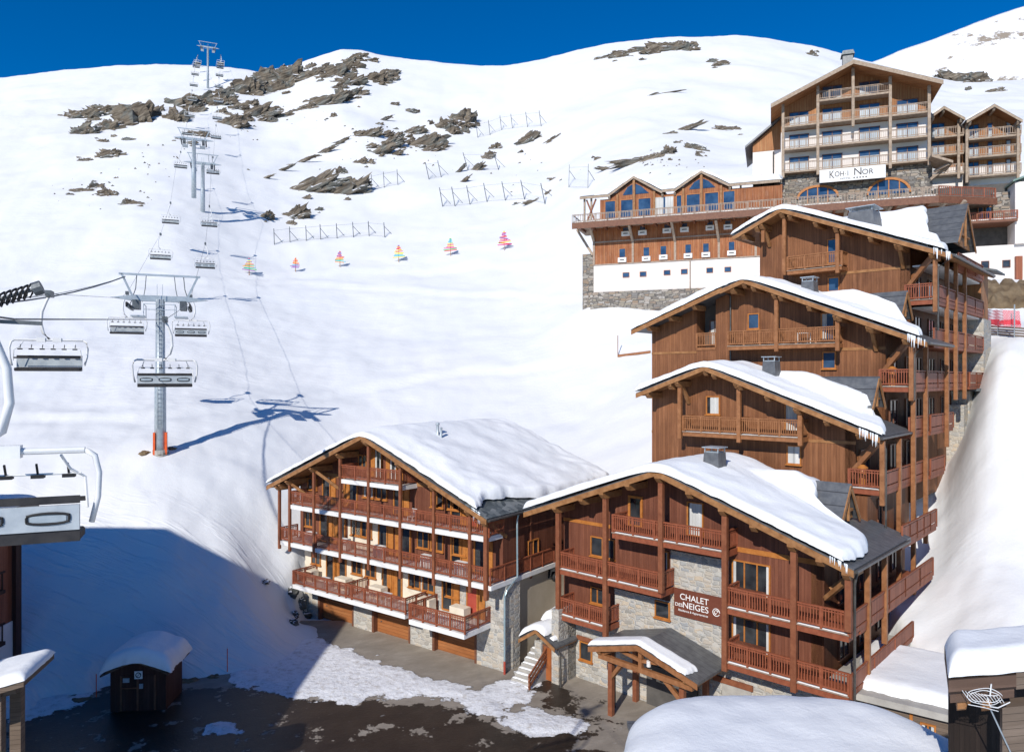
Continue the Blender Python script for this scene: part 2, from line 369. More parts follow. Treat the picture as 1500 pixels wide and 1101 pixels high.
# ---------------------------------------------------------------- terrain
def V(Y, v): return (Y, (HZ-v)/F*Y)
G0 = (20, GZ-.3)
COLS = {
 -700: [G0, (38, -18.2), (45, -15), (51, -11.8), (60, -8), (75, -3), (95, 5), (115, 14), (140, 28), (200, 62), (260, 98), (330, 142)],
 0: [G0, (37.6, -18.3), (40, -17.2), (46, -14), V(51, 790), V(60, 655), V(75, 570), V(95, 475), V(115, 402), V(150, 310), V(200, 225), V(260, 162), V(330, 118)],
 120: [G0, (40, -18.3), (42.5, -17), (47, -14), V(51.5, 782), V(60, 660), V(75, 573), V(95, 478), V(115, 408), V(145, 315), V(200, 222), V(260, 158), V(330, 104)],
 240: [G0, (42, -18.3), (43.5, -17.3), (47.5, -14.2), V(52, 775), V(60, 662), V(75, 570), V(95, 480), V(115, 415), V(145, 302), V(200, 212), V(290, 137), V(330, 98)],
 340: [G0, (43.5, -18.3), (46, -17.3), (49, -15), (53.5, -11.9), (60, -7.5), (68, -4.0), (78, -1.2), V(95, 500), V(115, 432), V(140, 368), V(200, 232), V(290, 139), V(330, 103)],
 430: [G0, (44.5, -18.3), (50, -17.9), (54, -17.4), (57, -12.8), (60, -10.2), (63, -8.4), (75, -3.2), (90, 1), V(115, 458), V(140, 388), V(170, 322), V(210, 252), V(260, 170), V(330, 97)],
 500: [G0, (46, -18.3), (54, -18.1), (57, -15), (60, -12.2), (66, -8.6), (77, -3.8), (90, 1), V(115, 465), V(140, 388), V(170, 318), V(210, 242), V(260, 160), V(330, 75)],
 600: [G0, (46, -18.3), (57, -17), (66, -10.5), (78, -4), (90, 1), V(115, 458), V(140, 385), V(170, 318), V(210, 245), V(270, 165), V(330, 86)],
 730: [G0, (45, -18.3), (48.5, -18.2), (51, -15.8), (54, -13.8), (60, -11.5), (75, -5), (90, 1), V(115, 448), V(140, 372), V(170, 310), V(210, 250), V(270, 180), V(330, 101)],
 800: [G0, (45, -18.3), (48, -18.2), (50, -15.5), (52, -13.6), (58, -12), V(75, 630), V(90, 540), V(110, 452), V(130, 385), V(160, 318), V(200, 250), V(260, 175), V(330, 90)],
 870: [G0, (42, -18.3), (50, -15.5), (58, -11), (66, -7), V(80, 575), V(90, 500), V(97, 447), V(106, 415), V(122, 350), V(148, 280), V(200, 200), V(260, 130), V(330, 70)],
 960: [G0, (40, -18.3), (46, -15.5), (55, -11), (66, -4.5), V(78, 545), V(88, 490), V(96, 452), V(105, 425), V(114, 330), V(124, 275), V(150, 228), V(200, 175), V(260, 115), V(330, 60)],
 1100: [G0, (36, -18.3), (42, -15), (50, -11), (60, -5), (75, 4), (90, 8), (99, 10), (104, 16), (108, 25), (118, 32), (128, 37), V(150, 250), V(200, 190), V(260, 112), V(330, 59)],
 1250: [G0, (34, -18.3), (40, -14.5), (48, -9), (58, -2), (72, 8), (84, 12), (92, 22), (100, 26), (112, 33), (125, 42), (150, 58), V(200, 165), V(260, 120), V(330, 84)],
 1330: [G0, (31, -18.3), (35, -15.8), (40, -13.4), (45, -11.5), (50, -9), (56, -6), (66, 4), (76, 11), (88, 13), (98, 26), (112, 36), (130, 47), V(200, 170), V(260, 135), V(330, 108)],
 1385: [(20, -18.3), (30, -18.3), (34, -15.5), V(38, 925), V(42, 845), V(46, 790), V(50, 745), V(55, 690), (60, 2), (64, 5), (70, 8), (78, 11), (88, 13), (98, 26), (112, 36), (130, 47), V(200, 168), V(260, 138), V(330, 118)],
 1420: [(20, -18.3), (29, -18.3), (33, -15.3), V(37, 920), V(41.5, 828), V(46, 722), V(50, 640), V(55, 602), (58, -.5), V(61, 486), V(66, 470), V(69, 440), V(73, 418), V(79, 411), V(88, 405), (93, 20), (99, 27), (112, 37), V(130, 180), V(200, 165), V(260, 142), V(330, 124)],
 1452: [(20, -18.3), (28, -18.3), (32, -15), V(36, 925), V(41, 822), V(45.5, 705), V(50, 590), V(54.3, 507), V(60, 485), V(66, 469), V(69, 440), V(73, 418), V(79, 411), V(88, 405), (93, 20), (99, 27), (112, 37), V(130, 182), V(200, 165), V(260, 142), V(330, 123)],
 1500: [(20, -18.3), (27, -18.3), (31, -14.5), V(35, 930), V(40, 825), V(45, 700), V(50, 585), V(54.5, 505), V(60, 485), V(66, 468), V(69, 440), V(73, 418), V(79, 411), V(88, 405), (93, 20), (99, 27), (112, 36), V(130, 185), V(200, 165), V(260, 142), V(330, 122)],
 2200: [(20, -17), (27, -15), (31, -13), (40, -10), (50, -2), (60, 4), (66, 6), (88, 13), (96, 24), (112, 34), (200, 75), (330, 135)],
}
SKY = [(-700, 122), (0, 118), (100, 105), (230, 98), (340, 103), (385, 109), (430, 98), (470, 84), (500, 76), (530, 77), (560, 84), (650, 97), (740, 101), (800, 89), (850, 76), (900, 66), (1000, 58), (1080, 57), (1130, 60), (1180, 70), (1230, 82), (1310, 104), (1400, 124), (1500, 122), (2200, 120)]
UK = sorted(COLS)
RID = 330.0
NY = 250; YMIN = 14.0; YMAX = 620.0
def yk(k): return YMIN*(YMAX/YMIN)**(k/(NY-1))
def prof(tab, y):
    if y > RID:                        # behind the ridge the ground falls away
        return lerp(tab, RID)-(y-RID)*.12
    return lerp(tab, y)
PR = {}
for u in UK:
    a = [prof(COLS[u], yk(k)) for k in range(NY)]
    for _ in range(3): a = [a[0]]+[(a[i-1]+2*a[i]+a[i+1])/4 for i in range(1, NY-1)]+[a[-1]]
    PR[u] = a
def sstep(a, b, x):
    t = max(0, min(1, (x-a)/(b-a))); return t*t*(3-2*t)
DU = 15.0; NC = int((UK[-1]-UK[0])/DU)+1
def _grid():
    g = []
    for c in range(NC):
        u = min(UK[-1]-1e-6, UK[0]+c*DU); i = 0
        while UK[i+1] <= u: i += 1
        f = (u-UK[i])/(UK[i+1]-UK[i]); A, B_ = PR[UK[i]], PR[UK[i+1]]
        g.append([p*(1-f)+q*f for p, q in zip(A, B_)])
    kn = int(math.log(62/YMIN)/math.log(YMAX/YMIN)*(NY-1))
    for it in range(14):
        g = [[(p+2*q+r)/4 if (it < 3 or k > kn) else q for k, (p, q, r) in enumerate(zip(g[max(0, c-1)], g[c], g[min(NC-1, c+1)]))] for c in range(NC)]
    out = []
    for c in range(NC):                      # pull the ridge to its skyline
        u = UK[0]+c*DU; kr = int(math.log(RID/YMIN)/math.log(YMAX/YMIN)*(NY-1)); zr = g[c][kr]; zs = (HZ-lerp(SKY, u))/F*RID
        out.append([z+sstep(190, RID, yk(k))*(zs-zr) for k, z in enumerate(g[c])])
    return out
GR = _grid()
def base_z(x, y):
    y = max(y, YMIN+.01); c = (750+F*x/y-UK[0])/DU; c = max(0, min(NC-1.001, c)); i = int(c); f = c-i
    k = min(NY-1.001, math.log(y/YMIN)/math.log(YMAX/YMIN)*(NY-1)); j = int(k); g = k-j
    return (GR[i][j]*(1-g)+GR[i][j+1]*g)*(1-f)+(GR[i+1][j]*(1-g)+GR[i+1][j+1]*g)*f
def terr(x, y):
    z = base_z(x, y)
    am = sstep(46, 90, y)
    if z > GZ-.1 or y > 50:
        n = nz(x*.045, y*.045, 3.1)*1.0+nz(x*.12, y*.12, 8.3)*.32
        rid = sstep(RID-15, RID-60, y) if y < RID else 0
        z += n*am*(.35+.65*rid)*(1+sstep(120, 250, y)*1.2)
        near = sstep(GZ-.25, GZ+1.2, z)
        z += near*(nz(x*.35, y*.35, 1.7)*.22+nz(x*1.1, y*1.1, 5.2)*.09)
    else:
        z += nz(x*.5, y*.5, 4)*.12
    return z
_terr0 = terr
def pt_in(poly, x, y):
    r = False; j = len(poly)-1
    for i in range(len(poly)):
        xi, yi = poly[i]; xj, yj = poly[j]
        if (yi > y) != (yj > y) and x < (xj-xi)*(y-yi)/(yj-yi)+xi: r = not r
        j = i
    return r
def pdist(poly, x, y):
    dm = 1e9; j = len(poly)-1
    for i in range(len(poly)):
        ax, ay = poly[j]; bx, by = poly[i]; dx, dy = bx-ax, by-ay
        t = max(0, min(1, ((x-ax)*dx+(y-ay)*dy)/(dx*dx+dy*dy+1e-9)))
        dm = min(dm, math.hypot(x-ax-t*dx, y-ay-t*dy)); j = i
    return dm if pt_in(poly, x, y) else -dm
def gp(u, v):
    Y = (GZ)/((HZ-v)/F); return ((u-750)/F*Y, Y)
CLEAR = [gp(*p) for p in ((436, 912), (450, 893), (560, 900), (700, 935), (780, 962), (860, 985), (1000, 960), (1240, 985), (1300, 1040), (1400, 1300), (-300, 1300), (-60, 1090), (20, 1058), (45, 1052), (70, 1028), (135, 1018), (160, 1004), (260, 1002), (330, 990), (360, 992), (420, 1012), (500, 1015), (545, 985), (520, 952), (470, 918))]
def terr(x, y):
    z = _terr0(x, y)
    if y < 60 and y > 20 and z > GZ-.3:
        d_ = pdist(CLEAR, x, y)+nz(x*.8, y*.8, 11)*.5
        if d_ > -1.2: z = z+(GZ-.3-z)*sstep(-1.2, .5, d_)
    return z
PISTE = None
_terr1 = terr
def terr(x, y):
    z = _terr1(x, y)
    if PISTE and 60 < y < 170:
        u = 750+F*x/y
        if u < 980:
            for tab, wd, am in PISTE:
                q = (y-lerp(tab, u))/wd
                if abs(q) < 3: z += am*q*math.exp(-q*q)*sstep(980, 880, u)
    return z
def on_terrain(u, v, y0=30, y1=420):
    """the point of the ground seen at a photo pixel"""
    a = (u-750)/F; b = (HZ-v)/F; y = y0; p = y
    while y < y1:
        if b*y < terr(a*y, y):
            lo, hi = p, y
            for _ in range(12):
                m_ = (lo+hi)/2
                if b*m_ < terr(a*m_, m_): hi = m_
                else: lo = m_
            return Vector((a*hi, hi, terr(a*hi, hi)))
        p = y; y *= 1.012
    y = RID-4; return Vector((a*y, y, terr(a*y, y)))
def _curve(pts): return [(u, on_terrain(u, v, 60).y) for u, v in pts]
PISTE = [(_curve([(-100, 432), (150, 425), (300, 412), (430, 413), (600, 424), (750, 430), (880, 440), (960, 447)]), 1.3, .45),
         (_curve([(-100, 452), (250, 400), (430, 403), (560, 398), (700, 389), (820, 384), (960, 400)]), 2.0, .4),
         (_curve([(-100, 610), (200, 612), (330, 600), (500, 575), (700, 540), (860, 520), (960, 512)]), 1.2, .4)]
NU = 560
def build_terrain():
    m = MB(); us = [UK[0]+(UK[-1]-UK[0])*(i/(NU-1)) for i in range(NU)]
    ks = [yk(k*(NY-1)/(NY*1.7-1)) for k in range(int(NY*1.7))]
    # a ground behind and below the camera
    rows = [-60, -20, 4, 10]+ks
    for y in rows:
        for u in us:
            yy = max(y, 14); x = (u-750)/F*yy
            if y < 14: x *= 3
            m.v.append((x, y, terr(x, y) if y >= 14 else GZ-.3))
    for j in range(len(rows)-1):
        for i in range(NU-1):
            a = j*NU+i; m.f.append((a, a+1, a+NU+1, a+NU)); m.mi.append(0)
    o = m.build('snow_slope', M['slope'], smooth=True); tag(o, kind='structure')
build_terrain()
# distant snowy mountain behind the hotel
def far_mountain():
    m = MB(); sk = [(1050, 160), (1200, 115), (1290, 88), (1315, 76), (1360, 60), (1400, 46), (1450, 27), (1500, 10), (1600, -30), (1800, -70), (2300, -60)]
    nx, ny = 170, 60
    for j in range(ny):
        for i in range(nx):
            u = 1050+1250*i/(nx-1); t = j/(ny-1); Y = 520+t*260
            zt = (HZ-lerp(sk, u))/F*730
            y_ = Y; x = (u-750)/F*Y; k = min(1, t/.8)
            z = 90+(zt-90)*(k**.9)-(max(0, t-.8)*300)
            z += (nz(x*.02, Y*.02, 2)*14+nz(x*.06, Y*.06, 7)*6+nz(x*.2, Y*.2, 9)*2)*math.sin(math.pi*min(1, k))**.5*(.7 if k < 1 else .2)
            m.v.append((x, y_, z))
    for j in range(ny-1):
        for i in range(nx-1):
            a = j*nx+i; m.f.append((a, a+1, a+nx+1, a+nx)); m.mi.append(0)
    def far_n(t, b):
        g = N(t); co = g.co(); nrm = g.sep(g.geo().outputs['Normal'])[2]
        a = g.m('ADD', g.m('MULTIPLY', nrm, .6), g.m('MULTIPLY', g.noise(co, .035, 9, .7), 1.0))
        sn = g.ramp(a, [(.80, (.30, .25, .20)), (.845, (.84, .85, .87))])
        g.l(sn, b.inputs['Base Color']); g.bump(g.noise(co, .08, 8, .7), b, .6, 4)
    o = m.build('far_mountain', mat('far_mountain', (.8, .8, .8), .8, 0, far_n), smooth=True); tag(o, kind='structure')
far_mountain()
# car park: asphalt with melting snow
SNOWP = [[gp(*p) for p in q] for q in (
    [(330, 930), (440, 930), (480, 935), (545, 962), (620, 990), (700, 1010), (735, 1008), (745, 1035), (800, 1040), (855, 1052), (850, 1075), (790, 1080), (735, 1058), (700, 1040), (640, 1022), (570, 1020), (520, 1030), (440, 1026), (330, 1000)],
    [(760, 985), (790, 1000), (780, 1015), (745, 1040), (735, 1000)],
    [(20, 1010), (130, 1000), (150, 1022), (60, 1050), (10, 1060)],
    [(310, 1064), (345, 1058), (350, 1072), (320, 1078)],)]
DAMP_SHADE = [[gp(*p) for p in q] for q in (  # wet asphalt; its left part also paints shade onto the ground
    [(0, 1040), (150, 1010), (420, 1000), (520, 1030), (620, 1025), (720, 1045), (760, 1065), (860, 1080), (880, 1110), (380, 1130), (0, 1130)],
    [(775, 1000), (830, 1010), (860, 1040), (920, 1065), (840, 1050), (800, 1030)],)]
def car_park():
    m = MB(); nx, ny = 330, 230; x0, x1, y0, y1 = -46, 20, 8, 54
    sv = []; dv = []
    for j in range(ny):
        for i in range(nx):
            x = x0+(x1-x0)*i/(nx-1); y = y0+(y1-y0)*j/(ny-1)
            n = nz(x*.6, y*.6, 2)*1.1+nz(x*1.7, y*1.7, 6)*.5
            s_ = max(pdist(p, x, y) for p in SNOWP)+n*.9 if y > 30 else -2
            dd = max(pdist(p, x, y) for p in DAMP_SHADE) if y > 28 else -3
            sv.append(s_); dv.append(min(dd, 1.1))
            m.v.append((x, y, GZ+max(0, min(.10, s_*.10))))
    for j in range(ny-1):
        for i in range(nx-1):
            a = j*nx+i; m.f.append((a, a+1, a+nx+1, a+nx)); m.mi.append(0)
    def f(t, b):
        g = N(t); co = g.co()
        at = g.n('ShaderNodeAttribute', attribute_name='snowfield').outputs['Fac']; da = g.n('ShaderNodeAttribute', attribute_name='damp_shade').outputs['Fac']
        X, Y, Z = g.sep(co)
        n1 = g.noise(co, 1.6, 9, .72); 
        sm = g.m('ADD', at, g.m('MULTIPLY', g.m('SUBTRACT', n1, .46), 1.9))
        smk = g.sep(g.ramp(sm, [(.02, (0, 0, 0)), (.10, (1, 1, 1))]))[0]
        tr = g.comb(g.m('MULTIPLY', X, .7), g.m('MULTIPLY', g.m('ADD', Y, g.m('MULTIPLY', X, -.35)), 1.1), 0)
        tn = g.noise(tr, .9, 7, .7)
        dry_unshaded = g.ramp(tn, [(.3, (.22, .19, .155)), (.5, (.27, .235, .195)), (.75, (.36, .32, .27))])
        wet_shade = g.ramp(tn, [(.3, (.020, .014, .010)), (.7, (.046, .033, .024))])  # dark tone for wet asphalt and for the painted shade
        dm = g.m('ADD', g.m('MULTIPLY', da, .46), g.m('MULTIPLY', g.m('SUBTRACT', g.noise(co, .55, 9, .68), .50), 5.0))
        dmk = g.sep(g.ramp(dm, [(.0, (0, 0, 0)), (.10, (1, 1, 1))]))[0]
        col = g.mix(dmk, dry_unshaded, wet_shade)
        slush = g.sep(g.ramp(g.noise(tr, 2.2, 8, .75), [(.63, (0, 0, 0)), (.68, (1, 1, 1))]))[0]
        col = g.mix(g.m('MULTIPLY', slush, .5), col, (.45, .45, .46))
        sc_ = g.ramp(g.noise(co, 2.5, 8, .75), [(.30, (.50, .46, .41)), (.48, (.78, .79, .81)), (.6, (.85, .86, .88))])
        col = g.mix(smk, col, sc_)
        g.l(col, b.inputs['Base Color'])
        g.l(g.mix(smk, g.mix(dmk, (.8, .8, .8), (.42, .42, .42)), (.85, .85, .85)), b.inputs['Roughness'])
        g.bump(g.m('ADD', g.m('MULTIPLY', smk, g.m('ADD', g.noise(co, 2.2, 7, .7), .6)), g.m('MULTIPLY', g.noise(co, 6, 6, .7), .12)), b, .8, .16)
    o = m.build('car_park', mat('asphalt_with_snow', (.1, .1, .1), .7, 0, f), smooth=True)
    for nm, vals in (('snowfield', sv), ('damp_shade', dv)):
        at = o.data.attributes.new(nm, 'FLOAT', 'POINT'); at.data.foreach_set('value', vals)
    tag(o, kind='structure')
car_park()
# ---------------------------------------------------------------- building parts
def snow_part(fr, s0, s1, d0, d1, zf, th=.6, r=.4, n1=60, n2=40, seed=0, parent=None, rag=.25, name='snow_cover', m=None, lump=.14):
    """snow lying on a roof: s0/s1 may be functions of depth; zf(s,d) the roof surface"""
    f0 = s0 if callable(s0) else (lambda d_: s0); f1 = s1 if callable(s1) else (lambda d_: s1)
    mb = MB()
    def e(x, rr): x = max(0, min(1, x/rr)); return math.sqrt(max(0, 1-(1-x)**2))
    for j in range(n2+1):
        b = .5-.5*math.cos(math.pi*j/n2); d_ = d0+(d1-d0)*b
        a0 = f0(d_)+nz(d_*1.3, seed, 1)*rag*.5; a1 = f1(d_)+nz(d_*1.1, seed, 9)*rag+nz(d_*4, seed, 5)*rag*.5
        for i in range(n1+1):
            a = .5-.5*math.cos(math.pi*i/n1); s_ = a0+(a1-a0)*a
            k = e(min(a, 1-a)*(a1-a0), r)*e(min(b, 1-b)*(d1-d0), r)
            t = (th(s_, d_) if callable(th) else th)*(1+lump*2*nz(s_*.45, d_*.45, seed+3)+lump*nz(s_*1.4, d_*1.4, seed))
            dd = d_+(nz(s_*1.3, seed, 4)*.5+nz(s_*4.2, seed, 2)*.3)*rag*((1-b)**10-b**10)
            mb.v.append((s_, dd, zf(s_, d_)+.015+t*k))
    for j in range(n2):
        for i in range(n1):
            a = j*(n1+1)+i; mb.f.append((a, a+1, a+n1+2, a+n1+1)); mb.mi.append(0)
    # underside so the sheet is closed
    return fr.B(mb, name, m or M['snow'], parent, smooth=True)
def gable_z(sL, sA, sR, zL, zA, zR, soft=0):
    pL = (zA-zL)/(sA-sL); pR = (zA-zR)/(sR-sA)
    def f(s_, d_=0):
        x = s_-sA; p = pL if x < 0 else pR
        return zA-p*(abs(x) if not soft else math.sqrt(x*x+soft*soft)-soft*.55)
    return f
def gable_roof(fr, sL, sA, sR, zL, zA, zR, d0, d1, th=.22, m='metal', fascia='beam', fw=.34):
    mb = MB()
    mb.prism([(sL, zL), (sL, zL-th), (sA, zA-th), (sA, zA)][::-1][::-1], d0, d1)
    mb.prism([(sA, zA), (sA, zA-th), (sR, zR-th), (sR, zR)], d0, d1)
    fr.B(mb, 'roof', M[m])
    fb = MB()
    for a, za, b, zb in ((sL, zL, sA, zA), (sA, zA, sR, zR)):
        fb.prism([(a, za-.06), (a, za-fw), (b, zb-fw), (b, zb-.06)], d0-.06, d0-.01)
    fr.B(fb, 'verge_board', M[fascia])
    g = MB(); fn = gable_z(sL, sA, sR, zL, zA, zR)
    # boarded underside of the overhang
    for a, za, b, zb in ((sL, zL, sA, zA), (sA, zA, sR, zR)):
        g.prism([(a+.02, za-th-.01), (a+.02, za-th-.05), (b-.02, zb-th-.05), (b-.02, zb-th-.01)], d0, d1)
    fr.B(g, 'soffit', M['beam'] if fascia != 'beam_hotel' else M['wall_gable'])
    return fn
def window(fr, s0, s1, z0, z1, dep, kind='window', curtain=0, m='frame', glass='glass', mull=1, sill=True, fw=.07, parent=None, side=None, axis='s'):
    """frame proud of the wall at depth dep; pane and curtain are its sub-parts. axis 't' puts it on a side wall at s=dep"""
    def bx(mb, a0, a1, c0, c1, b0, b1):
        if axis == 's': mb.box(a0, a1, dep-c1, dep-c0, b0, b1)
        else: mb.box(dep+c0, dep+c1, a0, a1, b0, b1)
    f = MB()
    bx(f, s0, s0+fw, 0, .09, z0, z1); bx(f, s1-fw, s1, 0, .09, z0, z1)
    bx(f, s0+fw, s1-fw, 0, .088, z1-fw, z1); bx(f, s0+fw, s1-fw, 0, .088, z0, z0+fw)
    for k in range(mull):
        x = s0+(s1-s0)*(k+1)/(mull+1); bx(f, x-fw*.45, x+fw*.45, 0, .082, z0+fw, z1-fw)
    o = fr.B(f, kind, M[m], parent)
    p = MB(); bx(p, s0+fw*.9, s1-fw*.9, .005, .03, z0+fw*.9, z1-fw*.9); fr.B(p, 'pane', M[glass], o)
    if curtain:
        c = MB(); wdt = (s1-s0-2*fw)*curtain; n = max(3, int(wdt/.09))
        if side == 'low':
            for k in range(mull+1):
                q = (s1-s0)/(mull+1); bx(c, s0+q*k+fw, s0+q*(k+1)-fw*.6, .03, .04, z0+fw, z0+(z1-z0)*curtain)
            fr.B(c, 'curtain', M['curtain_blue'], o); curtain = 0
        sides = (0,) if side == 'l' else (1,) if side == 'r' else (0, 1)
        for sd in (sides if curtain else ()):
            a = s0+fw if sd == 0 else s1-fw-wdt/len(sides)
            for k in range(n):
                q = wdt/len(sides)/n; bx(c, a+q*k, a+q*(k+1), .03, .036+.02*(k % 2), z0+fw, z1-fw)
        if curtain: fr.B(c, 'curtain', M['curtain'], o)
    if sill and kind == 'window':
        c = MB(); bx(c, s0-.06, s1+.06, 0, .16, z0-.07, z0-.002); fr.B(c, 'sill', M[m], o)
    return o
def door(fr, s0, s1, z0, z1, dep, m='frame', panel='glass', curtain=0, solid=None, axis='s'):
    o = window(fr, s0, s1, z0, z1, dep, 'door', curtain, m, panel if not solid else 'glass', 0, False, .1, axis=axis)
    if solid:
        p = MB()
        if axis == 's': p.box(s0+.1, s1-.1, dep-.07, dep-.032, z0+.08, z1-.1)
        else: p.box(dep+.032, dep+.07, s0+.1, s1-.1, z0+.08, z1-.1)
        fr.B(p, 'door_leaf', M[solid], o)
    return o
def railing(fr, p, q, z, m='rail', h=1.0, sp=.13, bw=.055, name='railing', solid=False, posts=1.3, kick=True):
    """balustrade from (s,dep) p to q standing on level z"""
    mb = MB(); P = Vector((p[0], p[1], 0)); Q = Vector((q[0], q[1], 0)); L = (Q-P).length
    if L < .15: return
    d_ = (Q-P)/L
    def bar(a, b, z_, w_, h_): mb.bar(tuple(P+d_*a+Vector((0, 0, z_))), tuple(P+d_*b+Vector((0, 0, z_))), w_, h_)
    bar(0, L, z+h, .11, .07); bar(0, L, z+.16, .06, .09)
    if solid:
        n = Vector((-d_.y, d_.x, 0))
        bar(.02, L-.02, z+.60, .035, .62)
        bar(.02, L-.02, z+.12, .05, .22)
    else:
        if kick: bar(0, L, z+h-.13, .04, .05)
        n = max(1, int(L/sp))
        for k in range(n):
            a = (k+.5)*L/n; c = P+d_*a
            mb.bar((c.x, c.y, z+.2), (c.x, c.y, z+h-.03), bw, bw*.55, up=(d_.y, -d_.x, 0))
    k = max(1, round(L/posts))
    for i in range(k+1):
        c = P+d_*(L*i/k); mb.bar((c.x, c.y, z-.02), (c.x, c.y, z+h+.02), .10, .10, up=(0, 1, 0))
    return fr.B(mb, name, M[m])
def balcony(fr, sa, sb, z, d0=0, d1=1.4, m='rail', slab='rail', th=.26, left=False, right=False, ledge=True, snow=False, rm=None, **k):
    mb = MB(); mb.box(sa, sb, d0, d1, z, z+th); o = fr.B(mb, 'balcony_floor', M[slab])
    if ledge:
        e = MB(); e.box(sa-.02, sb+.02, d0-.05, d0-.005, z+th-.01, z+th+.035); fr.B(e, 'edge_board', M['rail_hotel'], o)
    if snow:
        snow_part(fr, sa+.08, sb-.08, d0+.02, d0+.45, lambda s_, d_: z+th-.02, .05, .12, 20, 6, seed=sa, parent=o, rag=.1)
    railing(fr, (sa, d0+.06), (sb, d0+.06), z+th, m, **k)
    if left: railing(fr, (sa+.05, d0+.12), (sa+.05, d1), z+th, m, **k)
    if right: railing(fr, (sb-.05, d0+.12), (sb-.05, d1), z+th, m, **k)
    return o
def post(fr, s_, z0, z1, d=0.05, w_=.24, m='post', name='post', cap=False):
    mb = MB(); mb.box(s_-w_/2, s_+w_/2, d-w_/2, d+w_/2, z0, z1); return fr.B(mb, name, M[m], bevel=.02)
def purlin(fr, s_, z, d0, d1, m='beam', w_=.28, h=.40):
    z -= .10
    mb = MB(); mb.prism_x([(d0, z-h*.35), (d0+.25, z-h), (d1, z-h), (d1, z), (d0, z)], s_-w_/2, s_+w_/2); return fr.B(mb, 'purlin', M[m])
def brace(fr, a, b, m='beam', w_=.2):
    mb = MB(); mb.bar(a, b, w_, w_); return fr.B(mb, 'brace', M[m])
def dormer(fr, s0, t, hw, zr, s_in, rise=1.9, base=None, m='metal', face='beam'):
    """cross gable: ridge from the face at s0 back to s_in"""
    mb = MB(); th = .08
    for sg in (-1, 1):
        y1 = t+sg*hw
        mb.prism_x([(t, zr), (y1, zr-rise), (y1, zr-rise-th), (t, zr-th)] if sg > 0 else [(t, zr), (t, zr-th), (y1, zr-rise-th), (y1, zr-rise)], s_in, s0+.35)
    o = fr.B(mb, 'dormer', M[m])
    f = MB(); f.prism_x([(t-hw*.9, zr-rise-.02), (t+hw*.9, zr-rise-.02), (t, zr-.16)], s0-.1, s0); fr.B(f, 'dormer_wall', M[face], o)
    v = MB()
    for sg in (-1, 1): v.bar((s0+.33, t, zr-.16), (s0+.33, t+sg*hw, zr-rise-.14), .06, .2)
    v.bar((s0+.2, t, zr-.25), (s0+.2, t, zr-rise), .12); v.bar((s0+.1, t-hw*.6, zr-rise*.75), (s0+.1, t+hw*.6, zr-rise*.75), .12)
    fr.B(v, 'dormer_frame', M['beam'], o)
def chimney(fr, s_, d_, z0, z1, w_=.9, taper=.75, m='metal', cap=True):
    mb = MB(); n = 0; a = w_/2; b = a*taper
    vs = [(s_-a, d_-a, z0), (s_+a, d_-a, z0), (s_+a, d_+a, z0), (s_-a, d_+a, z0), (s_-b, d_-b, z1), (s_+b, d_-b, z1), (s_+b, d_+b, z1), (s_-b, d_+b, z1)]
    mb.v = vs; mb.f = [(4, 5, 6, 7), (0, 1, 5, 4), (1, 2, 6, 5), (2, 3, 7, 6), (3, 0, 4, 7)]; mb.mi = [0]*5
    o = fr.B(mb, 'chimney', M[m])
    if cap:
        c = MB()
        for x in (-b*.9, b*.9):
            for y in (-b*.9, b*.9): c.bar((s_+x, d_+y, z1), (s_+x, d_+y, z1+.25), .05)
        c.box(s_-b*1.2, s_+b*1.2, d_-b*1.2, d_+b*1.2, z1+.25, z1+.3); c.box(s_-b*.8, s_+b*.8, d_-b*.8, d_+b*.8, z1+.001, z1+.06)
        fr.B(c, 'chimney_cap', M['steel'], o)
def icicles(fr, s0, s1, d_, zf, n=14, L=.5, parent=None, axis='s'):
    mb = MB()
    for k in range(n):
        a = s0+(s1-s0)*random.random(); l = L*(.35+.65*random.random()); z = zf(a, d_)
        p = (a, d_, z) if axis == 's' else (d_, a, zf(d_, a))
        mb.tube([p, (p[0], p[1], p[2]-l*.5), (p[0], p[1], p[2]-l)], [.035, .02, .004], 5)
    return fr.B(mb, 'icicles', M['ice'], parent)
def text_part(fr, txt, s0, z0, h, dep, m, parent, name='lettering', width=None, align='LEFT', space=1.0, extr=.012):
    c = bpy.data.curves.new('t', 'FONT'); c.body = txt; c.size = 1; c.align_x = align; c.space_character = space
    c.extrude = .5; c.offset = 0
    o = bpy.data.objects.new('t', c); C.objects.link(o)
    dg = bpy.context.evaluated_depsgraph_get(); me = bpy.data.meshes.new_from_object(o.evaluated_get(dg))
    bpy.data.objects.remove(o)
    xs = [v.co.x for v in me.vertices]; ys = [v.co.y for v in me.vertices]
    hx = max(xs)-min(xs); hy = max(ys)-min(ys); mx, my = min(xs), min(ys)
    kx = (width/hx) if width else h/hy; ky = h/hy
    for v in me.vertices:
        x, y, z = v.co; v.co = (s0+(x-mx)*kx, dep-extr*(.5+z), z0+(y-my)*ky-fr.z0)
    me.materials.clear(); me.materials.append(M[m])
    n = bpy.data.objects.new(name, me); C.objects.link(n); n.parent = parent; return n
